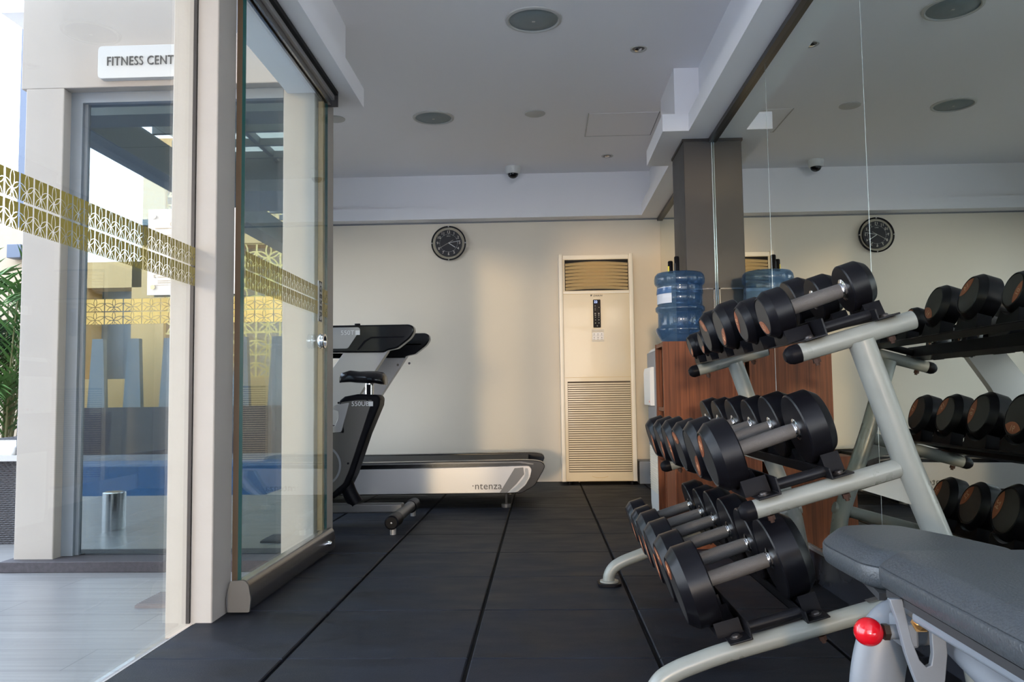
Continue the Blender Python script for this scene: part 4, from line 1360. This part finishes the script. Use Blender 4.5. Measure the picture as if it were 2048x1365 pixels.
# ------------------------------------------------------------------ treadmill
def tz(p, s=1.04):
    return (p[0] * s, (p[1] - .694) * s + .694)
tm = thing('treadmill', 'silver and black treadmill standing sideways along the far wall', 'treadmill', (-1.0, 5.6, 0))
YN, YFAR = 5.20, 6.04
deck = [tz(p) for p in ((-2.05, .28), (-2.05, .10), (-1.161, .112), (-.237, .115), (-.132, .116), (-.05, .161), (.004, .253), (.014, .278), (-.002, .302), (-.05, .312), (-.141, .314), (-1.096, .306), (-1.95, .304))]
bm = B(); prism(bm, rounded(deck, .02, 3), 'y', YN + .006, YN + .10); obj('side_frame', bm, M_blackg, tm, bevel=.004)
bm = B(); prism(bm, rounded(deck, .02, 3), 'y', YFAR - .10, YFAR); obj('side_frame', bm, M_blackg, tm, bevel=.004)
sil = [tz(p) for p in ((-2.0, .262), (-2.0, .118), (-1.161, .117), (-.237, .120), (-.155, .123), (-.105, .165), (-.075, .215), (-.066, .260), (-.083, .283), (-1.132, .266))]
bm = B(); prism(bm, rounded(sil, .012, 3), 'y', YN - .006, YN + .010); obj('side_cover', bm, M_silver, tm, bevel=.003)
acc = [tz(p) for p in ((-.170, .268), (-.118, .272), (-.113, .231), (-.160, .174), (-.215, .122), (-.262, .122), (-.225, .18))]
bm = B(); prism(bm, acc, 'y', YN - .0075, YN - .002); obj('accent_panel', bm, M_silvd, tm)
acc2 = [tz(p) for p in ((-.090, .262), (-.085, .215), (-.115, .165), (-.170, .125), (-.215, .122), (-.150, .170), (-.108, .225), (-.108, .268))]
bm = B(); prism(bm, acc2, 'y', YN - .009, YN - .002); obj('accent_strip', bm, M_trimw, tm)
rail = [tz(p) for p in ((-1.95, .300), (-1.95, .292), (-1.096, .293), (-.141, .300), (-.06, .288), (-.055, .294), (-.13, .306))]
bm = B(); prism(bm, rail, 'y', YN - .010, YN + .02); obj('foot_rail_trim', bm, M_silvd, tm)
bm = B(); box(bm, -2.0, -.10, YN + .10, YFAR - .10, .255, .285); obj('running_belt', bm, mat('belt_black', (.02, .02, .02), .7), tm)
bm = B(); box(bm, -2.2, -1.65, YN + .03, YFAR - .03, .10, .47); obj('motor_cover', bm, M_black, tm, bevel=.05, segs=4)
text('lettering', '·ntenza', .062, face_m(-.352, YN - .0075, .140), M_text, tm, ext=.001, space=1.05)
for x in (-.235, -1.9):
    for y in (YN + .07, YFAR - .07):
        bm = B(); cyl(bm, (x, y, .0), (x, y, .022), .030, seg=20); cyl(bm, (x, y, .02), (x, y, .12), .008, seg=10); obj('levelling_foot', bm, M_silvd, tm)
arm = [tz(p) for p in ((-1.60, 1.15), (-.808, 1.150), (-.782, 1.138), (-.776, 1.105), (-.800, 1.065), (-.880, 1.004), (-.935, .993), (-.965, .978), (-1.60, .985))]
upr = [tz(p) for p in ((-1.205, .995), (-.935, .995), (-1.12, .717), (-1.33, .305), (-1.75, .305), (-1.323, .83))]
for side, (y0, y1) in (('near', (YN + .01, YN + .10)), ('far', (YFAR - .10, YFAR - .01))):
    bm = B(); prism(bm, rounded(upr, .015, 3), 'y', y0 + .012, y1 - .012); obj('upright', bm, M_silver, tm, bevel=.012, segs=3)
    bm = B(); prism(bm, rounded(arm, [.02, .02, .02, .03, .03, .01, .01, .01, .02], 4), 'y', y0, y1); obj('handrail', bm, M_blackg, tm, bevel=.010, segs=3)
    sp = [tz(p) for p in ((-1.58, 1.136), (-1.120, 1.136), (-1.108, 1.122), (-1.186, 1.006), (-1.58, 1.006))]
    yy = y0 - .003 if side == 'near' else y0
    bm = B(); prism(bm, rounded(sp, .012, 3), 'y', yy, yy + .01); obj('side_badge', bm, M_silver, tm)
    cv = [tz(p) for p in ((-1.130, .996), (-1.085, 1.052), (-1.04, 1.076), (-.835, 1.076), (-.842, 1.068), (-1.04, 1.066), (-1.075, 1.045), (-1.118, .996))]
    bm = B(); prism(bm, cv, 'y', yy, yy + .006); obj('handrail_crease', bm, M_black, tm)
text('model_lettering', '550T', .042, face_m(-1.235, YN + .0055, 1.118), M_white, tm)
bxo('model_mark', (-1.183, -1.155, YN + .003, YN + .007, 1.104, 1.133), M_white, tm)
bm = B(); box(bm, -1.72, -1.55, YN + .05, YFAR - .05, .98, 1.42); obj('console', bm, M_black, tm, bevel=.03, segs=3)
bm = B(); cyl(bm, (-1.18, YN + .05, 1.165), (-1.18, YN + .05, 1.18), .018, seg=18); obj('control_stick', bm, M_black, tm)
for p in ((-.985, .985), (-.95, .94), (-1.03, .93)):
    q = tz(p)
    bm = B(); cyl(bm, (q[0] + .03, YFAR - .088, q[1]), (q[0] + .03, YFAR - .095, q[1]), .009, seg=12); obj('screw', bm, M_steel, tm)

# ------------------------------------------------------------------ exercise bike
bk = thing('exercise_bike', 'grey upright exercise bike with black saddle beside the glass door', 'exercise bike', (-1.2, 4.58, 0))
YC = 4.58
shr = [(-1.118, .685), (-1.085, .71), (-1.014, .722), (-.905, .718), (-.888, .700), (-.892, .660), (-.96, .50), (-1.035, .28), (-1.062, .225), (-1.115, .175), (-1.20, .125), (-1.34, .115), (-1.52, .16), (-1.58, .30), (-1.56, .48), (-1.40, .555), (-1.205, .555), (-1.105, .535), (-1.098, .565)]
bm = B(); prism(bm, shr, 'y', YC - .075, YC + .075); obj('shroud', bm, M_black, bk, bevel=.012, segs=3)
shi = [(-1.105, .678), (-1.014, .690), (-.93, .690), (-.985, .52), (-1.060, .30), (-1.090, .235), (-1.20, .145), (-1.34, .135), (-1.50, .18), (-1.55, .30), (-1.53, .46), (-1.40, .53), (-1.215, .53), (-1.085, .51)]
bm = B(); prism(bm, rounded(shi, .01, 3), 'y', YC - .084, YC - .070); obj('side_cover', bm, M_shroud, bk, bevel=.003)
ins = [(-1.145, .662), (-1.055, .677), (-1.100, .515), (-1.22, .510), (-1.22, .545), (-1.135, .548), (-1.115, .60), (-1.118, .632), (-1.150, .640)]
bm = B(); prism(bm, rounded(ins, .008, 3), 'y', YC - .088, YC - .07); obj('grip_recess_trim', bm, M_silver, bk, bevel=.002)
bm = B()
cb = Vector((-1.215, YC - .085, .334))
lathe(bm, [(0, .103), (.003, .105), (.003, .115), (0, .115)], cb, (0, -1, 0), 40, closed=True); obj('crank_ring', bm, M_grey, bk)
bm = B(); lathe(bm, [(0, .05), (.006, .048), (.008, .03), (.008, 0)], cb, (0, -1, 0), 28); cr_o = obj('crank_hub', bm, M_black, bk)
bm = B(); lathe(bm, [(.006, .024), (.012, .022), (.012, 0)], cb, (0, -1, 0), 24); obj('hub_cap', bm, M_steel, cr_o)
bm = B(); box(bm, -1.40, -1.22, YC - .105, YC - .095, .325, .345); box(bm, -1.46, -1.34, YC - .20, YC - .11, .320, .350); obj('pedal', bm, M_black, bk, bevel=.004)
bm = B(); cyl(bm, (-.963, YC, .71), (-.963, YC, .79), .024, seg=20); obj('seat_post', bm, M_steel, bk)
bm = B(); box(bm, -.972, -.95, YC - .03, YC - .022, .72, .775); obj('post_scale', bm, M_black, bk)
# saddle
bm = B()
secs = [(-1.128, .808, .018, .022), (-1.118, .815, .024, .028), (-1.07, .822, .034, .034), (-1.02, .816, .048, .033), (-.97, .815, .085, .036), (-.92, .813, .105, .036), (-.885, .806, .100, .036), (-.870, .798, .07, .028)]
vr = []
for x, z, hw, hh in secs:
    vr.append([bm.verts.new((x, YC + hw * math.cos(a) * (1 if True else 0), z + hh * (math.sin(a) if math.sin(a) > 0 else math.sin(a) * .95) - (0.012 * (abs(math.cos(a)) ** 2)))) for a in [2 * PI * i / 20 for i in range(20)]])
for a, b in zip(vr, vr[1:]):
    for i in range(20):
        j = (i + 1) % 20
        bm.faces.new((a[i], a[j], b[j], b[i]))
bm.faces.new(vr[0]); bm.faces.new(vr[-1])
obj('saddle', bm, M_blackg, bk, smooth=70)
bm = B(); box(bm, -1.62, -.775, YC - .035, YC + .035, .068, .118); obj('base_beam', bm, M_silvd, bk, bevel=.008, segs=3)
bm = B(); tube(bm, smooth_path([(-1.10, YC, .25), (-1.07, YC, .17), (-1.035, YC, .115)], 5), .04, 20); obj('rear_brace', bm, M_black, bk)
for x in (-.772, -1.62):
    bm = B(); cyl(bm, (x, 4.23, .070), (x, 4.93, .070), .030, seg=28); obj('stabilizer', bm, M_silvd, bk)
    for y0, y1 in ((4.20, 4.36), (4.80, 4.96)):
        bm = B(); lathe(bm, [(0, 0), (0, .029), (.006, .036), (.15, .037), (.157, .033), (.16, 0)], (x, y0, .066), (0, 1, 0), 28); obj('stabilizer_cover', bm, M_black, bk)
    for y in (4.25, 4.91):
        bm = B(); cyl(bm, (x, y, 0), (x, y, .035), .016, seg=14); obj('levelling_foot', bm, M_silver, bk)
bm = B(); lathe(bm, [(0, .006), (.003, .005), (.003, 0)], (-.772, 4.20, .066), (0, -1, 0), 12); obj('screw', bm, M_steel, bk)
for x, z in ((-1.115, .676), (-.955, .690), (-1.195, .528), (-1.062, .345)):
    bm = B(); cyl(bm, (x, YC - .084, z), (x, YC - .0895, z), .006, seg=12); obj('screw', bm, M_black, bk)
text('model_lettering', '550UB', .036, face_m(-1.045, YC - .086, .668), M_white, bk, align='LEFT')
bxo('model_mark', (-.948, -.925, YC - .0875, YC - .084, .655, .681), M_white, bk)
bm = B(); tube(bm, [(-1.45, YC, .50), (-1.56, YC, .98)], .032, 20); obj('mast', bm, M_silver, bk)
bm = B(); tube(bm, smooth_path([(-1.38, YC - .22, 1.0), (-1.52, YC - .22, 1.02), (-1.58, YC - .1, 1.0), (-1.58, YC + .1, 1.0), (-1.52, YC + .22, 1.02), (-1.38, YC + .22, 1.0)], 5), .016, 14); obj('handlebar', bm, M_black, bk)
bm = B(); box(bm, -.05, .02, -.14, .14, -.1, .1, M=Matrix.Translation((-1.62, YC, 1.08)) @ Matrix.Rotation(R(-20), 4, 'Y')); obj('console', bm, M_grey, bk, bevel=.015, segs=3)

for o in bpy.data.objects:
    if o.type == 'MESH' and o.parent is None and 'category' not in o and 'kind' not in o:
        o['kind'] = 'structure'
